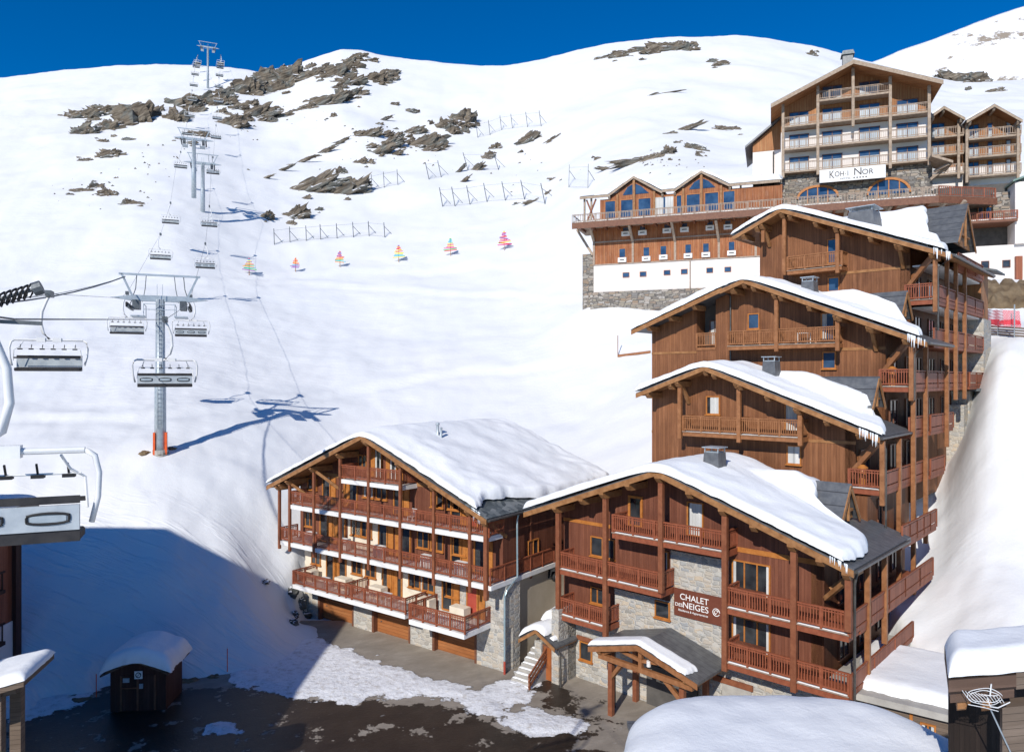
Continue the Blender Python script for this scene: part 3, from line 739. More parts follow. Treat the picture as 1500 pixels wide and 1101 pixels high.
def chair_table(fr, s_, d_, z, m='paint_white', label=None, group=None, kind='table'):
    p = fr.w(s_, d_, z); r = empty('balcony_table' if kind == 'table' else 'balcony_chair', p, fr.rz, label, kind, group)
    a = MB()
    if kind == 'table':
        a.box(-.35, .35, -.3, .3, .68, .72); a.build('table_top', M[m], r)
        for x in (-.3, .3):
            for y in (-.25, .25): MB().bar((x, y, 0), (x, y, .68), .04).build('leg', M[m], r)
    else:
        a.box(-.22, .22, -.22, .22, .42, .46); a.build('seat', M[m], r)
        MB().box(-.22, .22, .2, .24, .5, .92).build('backrest', M[m], r)
        for x in (-.2, .2):
            for y in (-.2, .2): MB().bar((x, y, 0), (x, y, .42), .035).build('leg', M[m], r)
    return r

# ================================================================ the left chalet
def left_chalet():
    fr = Fr(-1.43, 43.27, .803, -.596, -18.2)
    fr.root('chalet', 'brown timber chalet with white balcony edges standing above three wooden garage doors', 'chalet')
    sL, sA, sR = -21.35, -10.65, .25; zL, zA, zR = -8.15, -3.75, -8.25
    D = 15.0; dv = -.45; W = 1.6
    fn = gable_roof(fr, sL, sA, sR, zL, zA, zR, dv, D, .2, 'metal', 'beam', .36)
    L1, L2, L3, L0 = -12.65, -9.78, -7.35, -15.35
    aL = fr.s(440, W)-.0; aR = -.1
    # timber upper walls
    tw = MB(); tw.prism([(aL, L1), (aR, L1), (aR, fn(aR)-.25), (sA, fn(sA)-.25), (aL, fn(aL)-.25)], W, D-.5); fr.B(tw, 'wall', M['wall_red'])
    # cream sections, proud of the boards
    c1 = MB(); c1.box(fr.s(510, W), fr.s(563, W), W-.03, W+.1, L1, L2+.02); fr.B(c1, 'wall', M['plaster'])
    xs = fr.s(617, W)
    c2 = MB(); c2.box(aL+.5, xs, W+.02, W+.5, L0, L1); fr.B(c2, 'wall', M['plaster'])
    c3 = MB(); c3.box(xs, aR, W-.02, W+.5, L0, L1); fr.B(c3, 'wall', M['stone'])
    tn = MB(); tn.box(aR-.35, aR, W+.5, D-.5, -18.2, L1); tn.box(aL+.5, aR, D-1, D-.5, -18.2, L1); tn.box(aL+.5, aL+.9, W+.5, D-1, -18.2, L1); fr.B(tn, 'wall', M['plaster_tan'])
    # ground floor stone with three garage openings
    G = -18.25
    doors = [(fr.s(467, W), fr.s(518, W)), (fr.s(546, W), fr.s(601, W)), (fr.s(634.5, W), fr.s(698, W))]
    g = MB(); cur = aL+.3
    for a, b in doors+[(aR+.28, aR+.28)]:
        g.box(cur, a-.05, W-.04, W+.6, G, L0)
        if a != b: g.box(a-.05, b+.05, W+.0, W+.6, L0-.25, L0)
        cur = b+.05
    g.box(aR+.0, aR+.28, W+.6, W+1.4, G, L1)
    g.box(aR-1.15, aR+.28, W-.05, W+.6, L0, L1)
    fr.B(g, 'wall', M['stone'])
    for a, b in doors:
        d_ = MB(); d_.box(a, b, W+.32, W+.38, G+.02, L0-.25); o = fr.B(d_, 'garage_door', M['door'])
        f = MB(); f.box(a-.04, a+.16, W-.06, W+.31, G, L0-.25); f.box(b-.12, b+.04, W-.06, W+.31, G, L0-.25); fr.B(f, 'frame', M['frame_dark'], o)
        h = MB(); h.box(a+.5, a+.62, W+.28, W+.319, G+1.0, G+1.06); fr.B(h, 'handle', M['steel_dark'], o)
    # posts
    P = [fr.s(u) for u in (409.5, 424.5, 460, 498.5, 540, 586.5, 635.5, 688.5)]
    zb = [fr.px(u, v)[1] for u, v in ((409, 803), (424, 807), (460, 816), (498, 823), (540, 775), (586, 847), (635, 857), (688, 867))]
    zb[4] = L1-.4
    for s_, b in zip(P, zb): post(fr, s_, max(b, L1-.55), fn(s_)-.3, .0, .2)
    post(fr, -.15, L1-.6, fn(-.15)-.3, .0, .26); post(fr, -.15, L1-.3, fn(-.15)-.35, 4.6, .2); post(fr, -.15, L1-.3, fn(-.15)-.3, 9.6, .2)
    # balconies
    for z in (L1, L2):
        a = P[0] if z == L1 else P[1]
        balcony(fr, a, P[4], z, 0, W, slab='slab', th=.3, left=True, posts=1.5, ledge=False)
        balcony(fr, P[4], -.1, z, 0, W, slab='slab', th=.3, posts=1.5, ledge=False)
    balcony(fr, -.1-.9, .12, L1, W-1.6+.0, 10, slab='slab', th=.28, posts=1.5, ledge=False) if False else None
    sb = MB(); sb.box(-.1, .2, .05, 10, L1, L1+.28); fr.B(sb, 'balcony_floor', M['slab'])
    railing(fr, (.1, .1), (.1, 9.8), L1+.28)
    railing(fr, (.0, .1), (.0, 1.5), L2+.3)
    balcony(fr, P[3], P[5], L3, 0, W, slab='slab', th=.28, left=True, right=True, posts=1.5, ledge=False)
    a, b = fr.s(428.5, -.6), fr.s(593, -.6)
    balcony(fr, a, b, L0-.1, -.6, W, slab='slab', th=.3, left=True, right=True, ledge=False, posts=1.3)
    m_ = (a+b)/2; railing(fr, (m_, -.5), (m_, W), L0+.2)
    a2, b2 = fr.s(599, -1.0), fr.s(680, -1.0)
    balcony(fr, a2, b2, L0-.15, -1.0, W, slab='slab', th=.3, left=True, right=True, ledge=False, posts=1.3)
    # windows and doors, bay by bay
    def bay(c, z, flip=1, hw=1.25, cur=0, dep=W-.0, red=False):
        w0 = c-1.7 if flip > 0 else c+.6
        top = lambda a, h: min(z+h, fn(a)-.42, fn(a+1.0)-.42)
        if top(w0, 2.15) > z+1.5: window(fr, w0, w0+1.1, z+1.0, top(w0, 2.15), dep, curtain=cur, mull=1)
        s0 = c+.05 if flip > 0 else c-.95
        if top(s0, 2.2) > z+1.5: door(fr, s0, s0+.95, z+.05, top(s0, 2.2), dep, solid='frame_red' if red else None)
        s2 = s0+1.0 if flip > 0 else s0-.55
        if top(s2, 2.2) > z+1.3: pn = MB(); pn.box(s2, s2+.5, dep-.06, dep-.005, z+.05, top(s2, 2.2)); fr.B(pn, 'shutter', M['frame'])
    for k, (u, f) in enumerate(((472, 1), (524, -1), (576, 1))):
        bay(fr.s(u, W-.03), L2+.3, f, cur=.4 if k == 1 else 0)
    for u, f in ((660, 1), (694, -1)): bay(fr.s(u, W), L2+.3, f) if u < 690 else bay(fr.s(684, W), L2+.3, 1, red=True)
    for k, (u, f) in enumerate(((470, 1), (508, -1), (556, 1), (604, -1))):
        bay(fr.s(u, W)-.1, L1+.3, f, dep=W-.03 if k == 2 else W)
    bay(fr.s(660, W), L1+.3, 1); bay(fr.s(694, W), L1+.3, 1)
    for u, f in ((478, 1), (508, -1), (560, 1), (590, -1)): bay(fr.s(u, W+.02), L0+.2, f, dep=W+.02)
    bay(fr.s(648, W), L0+.2, 1, dep=W-.05); bay(fr.s(684, W), L0+.2, 1, dep=W-.05, red=True)
    # gable room: tall glazed strips
    for u in (556, 578): door(fr, fr.s(u, W)-.5, fr.s(u, W)+.3, L3+.3, L3+2.5, W, curtain=.5)
    for u in (548, 570, 590): 
        s_ = fr.s(u, W); pn = MB(); pn.box(s_-.28, s_+.1, W-.05, W-.003, L3+.3, min(L3+2.6, fn(s_)-.6)); fr.B(pn, 'shutter', M['frame'])
    window(fr, fr.s(531, W)-.4, fr.s(531, W)+.5, L3+1.0, L3+1.9, W)
    for z in (L1,): window(fr, 4.2, 5.4, z+1.1, z+2.2, aR, axis='t'); window(fr, 9.3, 10.1, z+1.1, z+2.2, aR, axis='t')
    # low cream partition boxes between the terraces
    for u in (448, 497, 548, 618, 668):
        s_ = fr.s(u, .5); z = (L1+.3)
        q = MB(); q.box(s_-.45, s_+.45, .75, 1.2, z+.05, z+.8); fr.B(q, 'planter_box', M['slab'])
        q = MB(); q.box(s_-.6, s_+.6, .55, 1.2, L0+.2, L0+1.0); fr.B(q, 'planter_box', M['plaster'])
    # cladding trim, purlins and braces under the verge
    tr = MB(); tr.box(fr.s(592, W), -3.6, W-.04, W-.005, L3+.1, L3+.4); tr.box(aL, fr.s(498, W), W-.04, W-.005, L3+.0, L3+.3); fr.B(tr, 'trim_board', M['beam'])
    for s_ in P+[-.15, (P[0]+P[1])/2-.2, sA-.0]: purlin(fr, s_, fn(s_)-.26, dv+.05, W+.1, h=.38, w_=.28)
    for s_, dx in ((P[1], 1.5), (P[2], 1.4), (P[6]-.1, -1.2)): brace(fr, (s_+.1, .1, fn(s_)-.7), (s_+dx, W-.1, fn(s_)-2.2))
    brace(fr, (-.1, .3, fn(0)-.6), (-.1, 1.9, fn(0)-1.6))
    # roof: tile strip along the right eave, gutter, pipes
    ti = MB(); ti.prism([(-1.5, fn(-1.5)+.03), (sR+.05, zR+.03), (sR+.05, zR-.02), (-1.5, fn(-1.5)-.02)][::-1], dv-.05, D); fr.B(ti, 'eave_tiles', M['shingle'])
    gu = MB(); gu.tube([(sR+.14, dv, zR-.12), (sR+.14, D, zR-.12)], .09); fr.B(gu, 'gutter', M['pipe_dark'])
    pp = MB(); pp.tube([(sR+.12, 2.6, zR-.15), (sR-.0, 2.6, zR-.6), (sR+.02, 2.6, L1+.3), (sR+.02, 1.5, L1-.3), (sR+.0, 1.3, L1-.6), (sR+.0, 1.3, -17.2)], .06); fr.B(pp, 'drainpipe', M['pipe'])
    p2 = MB(); p2.tube([(sR, 1.3, -17.2), (sR, 1.3, -18.25)], .07); fr.B(p2, 'drainpipe_foot', M['frame_red'])
    fz = gable_z(sL, sA, sR, zL, zA, zR, .9)
    def zs(s_, d_):
        return fz(s_)
    rt = lambda d_: lerp([(dv, -.35), (.6, -1.15), (3.8, -.75), (6, -.1), (D, .15)], d_)
    o = snow_part(fr, sL-.1, rt, dv-.05, D+.2, zs, lambda a, b: .30+.34*sstep(0, 2.2, b), .3, 100, 60, 3, rag=.3, lump=.16)
    icicles(fr, -.9, -.2, dv-.02, lambda a, b: fn(a)+.1, 12, .8, o)
    fl = MB(); q = None
    d_, best = 2, None
    for k in range(200):
        dd = dv+k*.07; s_, z = fr.px(641, 634, dd)
        if z < fn(s_)+.8: best = (s_, dd, z); break
    if best:
        s_, dd, z = best
        fl.tube([(s_, dd, z-1.2), (s_, dd, z+.55)], .11, 10); fl.tube([(s_+.34, dd, z-1.2), (s_+.34, dd, z+.42)], .09, 10); fl.tube([(s_, dd, z+.58), (s_, dd, z+.72)], .15, 10)
        fr.B(fl, 'flue', M['steel'], smooth=True)
    # concrete stub wall at the left end
    cw = MB(); cw.box(aL-1.5, aL+.4, 2.4, 2.8, -18, L0-.2); cw.box(aL-2.6, aL-1.5, 2.6, 3.0, -18, L0+.2); fr.B(cw, 'retaining_wall', M['concrete'])
    return fr
FL = left_chalet()
for k, (u, dep, z, kd, lb) in enumerate((
    (433, .6, -9.48, 'chair', 'wicker chair on the leftmost upper balcony of the garage chalet'),
    (604, .5, -9.48, 'chair', 'white chair behind the upper balcony railing right of the chalet centre'),
    (450, .4, -15.15, 'table', 'small dark table on the lowest terrace at its left end'),
    (475, .2, -15.15, 'table', 'pale table on the lowest terrace beside the second door'),
    (565, .2, -15.15, 'table', 'pale table near the right end of the long lower terrace'))):
    chair_table(FL, FL.s(u, dep), dep, z, 'beam' if k in (0,) else 'frame_dark' if k == 2 else 'paint_white', lb, None, kd)

# ================================================================ the four stepped chalets
E1 = (.730, -.684); E2 = (.684, .730)
LV = [-14.25, -11.55, -8.85, -6.15, -3.45, -.75, 1.95, 4.65, 7.35]
POSTS_PX = [(1271, -8.3, -13.9), (1296, -8.3, -12.9), (1317, -3.0, -11.6), (1338, 2.2, -12.4), (1356, 2.2, -9.9), (1387, 7.8, -4.4), (1400, 7.8, -1.4), (1413, 7.8, -1.4)]
def side_window(fr, t0, z, sv, w_=1.3): return window(fr, t0, t0+w_, z+.35, z+2.2, sv, 'window', 0, 'frame_dark', 'glass', 1, False, axis='t')
def block1():
    fr = Fr(14.8, 31.7, *E1, -18.2)
    fr.root('chalet', 'lowest of the four stepped timber chalets, with the white lettered sign on its stone front', 'chalet', 'stepped timber chalets')
    sL, sA, sR = -18.9, -9.57, .3; zL, zA, zR = -8.1, -4.72, -8.2
    W = 1.4; D = 7.7; dv = -.4
    fn = gable_roof(fr, sL, sA, sR, zL, zA, zR, dv, D+.6, .16, 'metal', 'beam', .36)
    aL = fr.s(826, W); aR = -1.6; G = -18.3; zT = LV[0]+.1
    m_ = MB(); m_.prism([(aL, zT), (aR, zT), (aR, fn(aR)-.2), (sA, fn(sA)-.2), (aL, fn(aL)-.2)], W, D+1); fr.B(m_, 'wall', M['wall_red'])
    st = MB(); st.box(aL, -.35, W-.03, W+1, G, zT); st.box(-1.3, -.35, W+1, D+1, G, zT); st.box(aL, aL+.5, W+1, D+3, G, zT)
    x0, x1 = fr.s(983, W), fr.s(1060, W); st.box(x0, x1+.3, W-.05, W+.3, zT, fr.px(1020, 812, W)[1])
    x2 = fr.s(901, W); st.box(x2, x0, W-.05, W+.3, zT, fr.px(930, 868, W)[1]); fr.B(st, 'wall', M['stone'])
    cr = MB(); cr.box(-1.55, -.4, W+.0, W+.05, zT, LV[1]); 
    # posts
    P = {k: fr.s(k) for k in (818, 887, 968.5, 1062, 1163, 1243)}
    bt = {818: 919, 887: 937, 968.5: 868, 1062: 982, 1163: 1013, 1243: 925}
    for k, s_ in P.items():
        post(fr, s_, fr.px(k, bt[k])[1], fn(s_)-.3, .0, .27)
        purlin(fr, s_, fn(s_)-.22, dv-.05, W+.1, h=.36, w_=.3)
    for u in (857, 925, 1014, 1108, 1205): s_ = fr.s(u); purlin(fr, s_, fn(s_)-.22, dv-.05, W+.1, h=.36, w_=.3)
    L1, L2, L3 = LV[0], LV[1], LV[2]
    kw = dict(slab='rail', th=.3)
    balcony(fr, P[818], P[887], L1, 0, W, left=True, right=True, snow=True, **kw)
    balcony(fr, P[818], P[968.5], L2, 0, W, left=True, right=True, snow=True, **kw)
    balcony(fr, P[887]+.45, P[1062], L3, 0, W, left=True, right=True, snow=True, **kw)
    balcony(fr, P[1062], P[1163], L1, 0, W, left=True, snow=True, **kw); balcony(fr, P[1163], -.05, L1, 0, W, right=False, snow=True, **kw)
    balcony(fr, P[1062], P[1163], L2, 0, W, left=True, snow=True, **kw); balcony(fr, P[1163], -.05, L2, 0, W, snow=True, **kw)
    # windows
    def wpx(u0, u1, v0, v1, dep=W, **k):
        uc = (u0+u1)/2; a, b = fr.s(u0, dep), fr.s(u1, dep); z1 = fr.px(uc, v0, dep)[1]; z0 = fr.px(uc, v1, dep)[1]
        return window(fr, a, b, z0, z1, dep, **k)
    wpx(921, 942, 726, 772, kind='door', m='frame', mull=0, fw=.14); wpx(1007, 1031, 735, 785, kind='door', curtain=.9, side='r', mull=0)
    wpx(866, 901, 787, 816); wpx(866, 886, 860, 884); wpx(960, 982, 880, 905, W-.05, mull=0); wpx(965, 980, 806, 850, curtain=.3, mull=0)
    for v in (823, 906):
        wpx(1073, 1129, v, v+48, curtain=.15, mull=2, kind='door'); 
        s0 = fr.s(1076, W); q = MB(); z = L2 if v < 850 else L1
        q.box(s0-.1, s0+1.7, W-.5, W-.1, z+.3, z+1.05); fr.B(q, 'planter_box', M['wall_red'])
    o = wpx(850, 868, 940, 967, W-.03, mull=0); lt = MB(); a = fr.s(846, W-.03); lt.box(a, a+1.15, W-.14, W-.035, fr.px(858, 938, W)[1], fr.px(858, 932, W)[1]); fr.B(lt, 'lintel', M['post'])
    a, b = fr.s(1046, W), fr.s(1104, W); z1 = fr.px(1075, 1003, W)[1]
    lt = MB(); lt.box(a, b, W-.15, W-.035, z1, z1+.28); fr.B(lt, 'lintel', M['post'])
    bw = MB(); bw.box(a+.5, b-.1, W-.10, W-.034, z1-1.6, z1-.003); fr.B(bw, 'blocked_window', M['concrete'])
    tr = MB(); tr.box(aL, fr.s(903, W), W-.035, W-.003, -8.68, -8.48); tr.box(fr.s(1073, W), aR, W-.035, W-.003, -8.75, -8.5); fr.B(tr, 'trim_board', M['frame'])
    # lower terrace and galleries along the right side
    g = MB(); g.box(-1.5, 0, W, 9.8, L1, L1+.25); fr.B(g, 'balcony_floor', M['concrete']); railing(fr, (.02, .05), (.02, 9.8), L1+.25, 'panel', solid=True, posts=3)
    for z, t1 in ((L2, 14), (L3, 14.8)):
        g = MB(); g.box(-1.6, 0, W if z == L2 else 7.9, t1, z, z+.22); fr.B(g, 'balcony_floor', M['panel'])
        for a in range(5):
            t0 = (.05 if z == L2 else 7.9); q = (t1-t0)/5; railing(fr, (0, t0+q*a), (0, t0+q*(a+1)), z+.22, 'panel', solid=True, posts=5)
    iw = MB(); iw.box(-2.2, -1.6, W, 7.6, L1+.1, L3+.1); iw.box(-2.2, -1.6, 7.6, 14.5, L1+.1, L3+2.6); fr.B(iw, 'wall', M['wall_brown'])
    for z in (L1, L2):
        for t0 in (3.2, 6.0, 9.0, 11.6): side_window(fr, t0, z+.2, -1.6, 1.4)
    window(fr, 9.2, 10.4, L3+.5, L3+2.3, -1.6, 'window', 0, 'frame_dark', 'glass', 1, False, axis='t')
    for (u, zt, zb) in POSTS_PX[:2]:
        t = fr.t(u, 0); post(fr, 0, zb, zt, t, .24, 'post2')
    brace(fr, (-.3, .5, -9.0), (-1.5, 1.3, -10.2))
    brace(fr, (-.2, 2.0, -8.7), (-1.5, 2.0, -9.9))
    dp = MB(); dp.tube([(.25, .3, zR-.1), (.12, .25, zR-.8), (.12, .25, L1-1.2)], .06); fr.B(dp, 'drainpipe', M['pipe_dark'])
    gt = MB(); gt.tube([(sR+.1, dv, zR-.1), (sR+.1, D, zR-.1)], .08); fr.B(gt, 'gutter', M['pipe_dark'])
    # sign
    u0, u1 = 988.5, 1058.5; a, b = fr.s(u0, W-.06), fr.s(u1, W-.06); zt = fr.px(u0, 859.5, W-.06)[1]; zb = fr.px(u0, 899, W-.06)[1]
    sg = MB(); sg.box(a, b, W-.14, W-.06, zb, zt); so_ = fr.B(sg, 'sign', M['sign']); h = zt-zb; wd = b-a
    dp_ = W-.145
    text_part(fr, 'CHALET', a+.27*wd*.5, zb+.63*h, .22*h, dp_, 'letter', so_, width=.60*wd)
    text_part(fr, 'DES', a+.03*wd, zb+.36*h, .12*h, dp_, 'letter', so_, width=.16*wd)
    text_part(fr, 'NEIGES', a+.20*wd, zb+.34*h, .22*h, dp_, 'letter', so_, width=.53*wd)
    text_part(fr, 'Résidence & Appartements', a+.10*wd, zb+.17*h, .10*h, dp_, 'letter', so_, width=.62*wd)
    em = MB(); cx, cz, rr = a+.89*wd, zb+.45*h, .13*h
    em.tube([(cx+rr*math.cos(t_*math.pi/14), dp_-.01, cz+rr*math.sin(t_*math.pi/14)) for t_ in range(27)], .022, 5)
    em.tube([(cx+rr*.55*math.cos(t_*math.pi/9+.5), dp_-.01, cz+rr*.55*math.sin(t_*math.pi/9+.5)) for t_ in range(13)], .02, 5); em.bar((cx-rr*.2, dp_-.01, cz-rr*.5), (cx+rr*.7, dp_-.01, cz+rr*.5), .03, .02)
    fr.B(em, 'emblem', M['letter'], so_)
    # dormer, chimney, snow
    dormer(fr, -2, 5.3, 1.4, -5.3, -9, rise=1.9)
    s_, z = fr.px(1047, 690, 3.2); chimney(fr, s_, 3.2, fn(s_)-.2, fn(s_)+1.25, 1.0, .85)
    rt = lambda d_: lerp([(dv, .0), (1.4, .1), (2.9, -.05), (3.6, -1.0), (4.1, -3.0), (9, -3.7)], d_)
    fz0 = gable_z(sL, sA, sR, zL, zA, zR, .9)
    fz = lambda a, b: max(fz0(a), min(-5.27-1.36*(math.sqrt((b-5.3)**2+.12)-.25), fz0(a)+.9) if -8.2 < a < -2 else -99)
    o = snow_part(fr, sL-.05, rt, dv-.12, D+.05, fz, lambda a, b: .38+.12*sstep(0, 1.5, b), .3, 100, 40, 11, rag=.3)
    icicles(fr, -.7, .1, dv-.1, lambda a, b: fn(a)+.1, 14, .45, o)
    return fr
F1 = block1()
def upper_block(X, Y, label, vL, vA, vR, aLu, z_side, nxt, seed, bal, wins, posts, chim, dm, snow_rt, side, D, bot, overhangL=0, post_rng=()):
    """vL/vA/vR: photo pixels of eave, apex, eave on the verge plane"""
    fr = Fr(X, Y, *E1, bot)
    fr.root('chalet', label, 'chalet', 'stepped timber chalets')
    W = 1.2; dv = -.5
    (sL, zL), (sA, zA), (sR, zR) = [fr.px(u, v, dv*0) for u, v in (vL, vA, vR)]
    fn = gable_roof(fr, sL, sA, sR, zL, zA, zR, dv, D+.5, .16, 'metal', 'beam', .34)
    aL = fr.s(aLu, W); aR = -1.7
    pts = [(aL, bot), (aR, bot), (aR, fn(aR)-.2), (sA, fn(sA)-.2), (aL, fn(aL)-.2)]
    m_ = MB(); m_.prism(pts, W, D+1); fr.B(m_, 'wall', M['wall_brown'])
    for u in posts:
        s_ = fr.s(u[0]); post(fr, s_, fr.px(u[0], u[1])[1], fn(s_)-.28, 0, .24, 'post2'); purlin(fr, s_, fn(s_)-.2, dv+.02, W+.1, h=.34)
        if len(u) > 2: brace(fr, (s_, .2, fn(s_)-.5), (s_, W-.05, fn(s_)-1.7))
    n = 6
    for k in range(n):
        s_ = sA+(sR-sA)*(k+.35)/n; purlin(fr, s_, fn(s_)-.2, dv+.02, W+.1, h=.34)
    for s_ in (sL+.8, (sL+sA)/2, sA): purlin(fr, s_, fn(s_)-.2, dv+.02, W+.1, h=.34)
    for u0, u1, z, l_ in bal:
        o = balcony(fr, fr.s(u0), fr.s(u1), z, 0, W, 'post2', slab='post2', th=.26, left=True, right=True, snow=True)
    for u0, u1, v0, v1, k in wins:
        uc = (u0+u1)/2; window(fr, fr.s(u0, W), fr.s(u1, W), fr.px(uc, v1, W)[1], fr.px(uc, v0, W)[1], W, **k)
    tr = MB(); zt = z_side+2.7-.18
    tr.box(fr.s(side[0], W), aR, W-.035, W-.003, zt, zt+.18); 
    if side[1]: tr.box(aL, fr.s(side[1], W), W-.035, W-.003, zt, zt+.18)
    fr.B(tr, 'trim_board', M['beam'])
    # corner balcony at the right front
    balcony(fr, aR-.0, -.05, z_side, 0, W, 'rail', slab='rail', th=.3, snow=True)
    brace(fr, (-.3, .5, fn(-.3)-.5), (-1.7, 1.0, fn(0)-2.0), 'post2', .24); brace(fr, (-.4, .9, fn(-.3)-.4), (-1.7, 1.5, fn(0)-1.5), 'post2')
    post(fr, 0, z_side-.5, fn(0)-.25, 0, .24, 'post2')
    lev = [z for z in LV if abs(z-z_side) < .3 or z < z_side]
    iw = MB(); iw.box(-2.3, -1.7, W+.0, nxt+.4, bot, fn(-2)-.3); fr.B(iw, 'wall', M['wall_brown'])
    dp = MB(); dp.tube([(sR-.1, 0.1, zR-.1), (.12, .15, zR-.7), (.12, .15, post_rng[0])], .06); fr.B(dp, 'drainpipe', M['pipe_dark'])
    gt = MB(); gt.tube([(sR+.08, dv, zR-.1), (sR+.08, D, zR-.1)], .08); fr.B(gt, 'gutter', M['pipe_dark'])
    # chimney
    if chim:
        u, v, wch, hch, dd = chim; s_, z = fr.px(u, v, dd); chimney(fr, s_, dd, fn(s_)-.2, fn(s_)+hch, wch, .8)
    dormer(fr, *dm)
    fz0 = gable_z(sL, sA, sR, zL, zA, zR, .7); ds0, dt, dhw, dzr, dsi, dri = dm
    fz = lambda a, b: max(fz0(a), min(dzr+.03-dri/dhw*(math.sqrt((b-dt)**2+.1)-.22), fz0(a)+.9) if dsi < a < ds0 else -99)
    o = snow_part(fr, sL-.05, snow_rt, dv-.12, D+.1, fz, lambda a, b: .34+.12*sstep(0, 1.5, b), .26, 90, 36, seed, rag=.3)
    icicles(fr, sR-1.0, sR-.1, dv-.1, lambda a, b: fn(a)+.05, 16, .7, o)
    return fr, fn, (sL, sA, sR, zL, zA, zR)
def gallery(fr, levels, t0s, t1s):
    for z, t0, t1 in zip(levels, t0s, t1s):
        g = MB(); g.box(-1.7, 0, t0+.0, t1, z, z+.22); fr.B(g, 'balcony_floor', M['panel'])
        k = max(1, round((t1-t0)/2.8))
        for a in range(k): railing(fr, (0, t0+(t1-t0)*a/k), (0, t0+(t1-t0)*(a+1)/k), z+.22, 'panel', solid=True, posts=6)
W1 = dict(mull=0, curtain=.75, side='r'); W2 = dict(mull=0, glass='skyglass', kind='door'); 
F2, f2, g2 = upper_block(19.45, 38.0, 'second lowest of the four stepped timber chalets, one wide balcony across its front', (938, 575), (1037.5, 535), (1293.5, 638.5), 956, LV[3], 4.8, 21,
    [(1000, 1082.5, LV[4]-.15, 0), (1082.5, 1172.5, LV[4]-.15, 0)],
    [(1035, 1055, 580, 607, W1), (1150, 1170, 588, 632, dict(mull=0, curtain=1, kind='door')), (1153, 1174, 652, 680, dict(mull=0, curtain=.95))],
    [(996, 642, 1), (1082.5, 648), (1172.5, 653)], (1130, 545, .95, 1.35, 2.6), (-1.4, 3.2, 1.15, .15, -8.2, 1.7),
    lambda d_: lerp([(-.5, .15), (1.0, -.1), (1.9, -.45), (2.4, -1.3), (2.8, -2.6), (9, -3.0)], d_), (1180, 955), 5.0, -15.5, post_rng=(-8.0,))
gallery(F2, [LV[3], LV[4]], [1.2-1.1, 5.0], [9.0, 11.6])
F3, f3, g3 = upper_block(22.85, 41.4, 'third of the four stepped timber chalets counted from the bottom, snowy roof in two steps', (1060, 424), (1094, 408.5), (1362, 500), 1066, LV[5], 4.8, 31,
    [(1066, 1137.5, LV[6], 0), (1137.5, 1225, LV[6], 0)],
    [(1096, 1113, 459, 482, dict(mull=0, glass='skyglass')), (1203, 1223, 458, 500, dict(mull=0, glass='skyglass', curtain=.4, side='l', kind='door')), (1205, 1225, 515, 540, dict(mull=0, glass='skyglass'))],
    [(1137.5, 515), (1227, 514), (1275, 466, 1)], (1186, 424, .95, 1.1, 2.4), (-1.4, 3.4, 1.15, 5.45, -8.4, 1.6),
    lambda d_: lerp([(-.5, .5), (1.0, .3), (1.9, -.2), (2.4, -1.3), (2.8, -2.6), (9, -3.0)], d_), (1232, None), 5.2, -15.5, post_rng=(-1.2,))
gallery(F3, [LV[5], LV[6]], [.1, 5.0], [14.5, 14.5]); gallery(F3, [LV[3], LV[4]], [4.2, 4.2], [7.6, 10.0])
# lower left wing of the third chalet
def wing3():
    fr = F3; (sa, za), (sb, zb) = fr.px(930, 483.5), fr.px(1062, 421)
    mb = MB(); mb.prism([(sa, za), (sa, za-.16), (sb, zb-.16), (sb, zb)], -.45, 5.2); fr.B(mb, 'roof', M['metal'])
    fb = MB(); fb.prism([(sa, za-.05), (sa, za-.36), (sb, zb-.36), (sb, zb-.05)], -.51, -.46); fr.B(fb, 'verge_board', M['beam'])
    p = (zb-za)/(sb-sa); f = lambda s_, d_=0: za+(s_-sa)*p
    W = 1.2; a0 = fr.s(955.5, W); a1 = fr.s(1068, W); x0, x1 = fr.s(1021, W), fr.s(1049, W)
    w_ = MB(); w_.prism([(a0, -15), (x0, -15), (x0, f(x0)-.18), (a0, f(a0)-.18)], W-.05, 6)
    w_.prism([(x1, -15), (a1, -15), (a1, f(a1)-.18), (x1, f(x1)-.18)], W-.05, 6)
    w_.prism([(x0, -15), (x1, -15), (x1, LV[6]+.1), (x0, LV[6]+.1)], W-.05, 6); fr.B(w_, 'wall', M['wall_brown'])
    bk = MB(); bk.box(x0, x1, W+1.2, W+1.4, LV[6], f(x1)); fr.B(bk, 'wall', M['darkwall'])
    balcony(fr, x0, x1, LV[6]+.1, W-.1, W+1.2, 'post2', slab='post2', th=.2, ledge=False)
    window(fr, x0+.4, x0+1.2, LV[6]+.4, LV[6]+2.3, W+1.2, 'door', .9, 'frame_dark')
    tr = MB(); zt = LV[6]-.1; tr.box(a0, x0, W-.085, W-.053, zt, zt+.16); fr.B(tr, 'trim_board', M['beam'])
    for s_ in (a0+.6, a0+2.4, a0+4.3): purlin(fr, s_, f(s_)-.18, -.4, W, h=.32)
    snow_part(fr, sa-.05, sb+.1, -.6, 5.2, f, .5, .4, 50, 24, 77, rag=.25)
    dp = MB(); dp.tube([(sb-.1, -.45, zb-.2), (sb-.1, 1.0, zb-.5), (sb-.1, 1.0, LV[6]-2)], .05); fr.B(dp, 'drainpipe', M['pipe_dark'])
wing3()
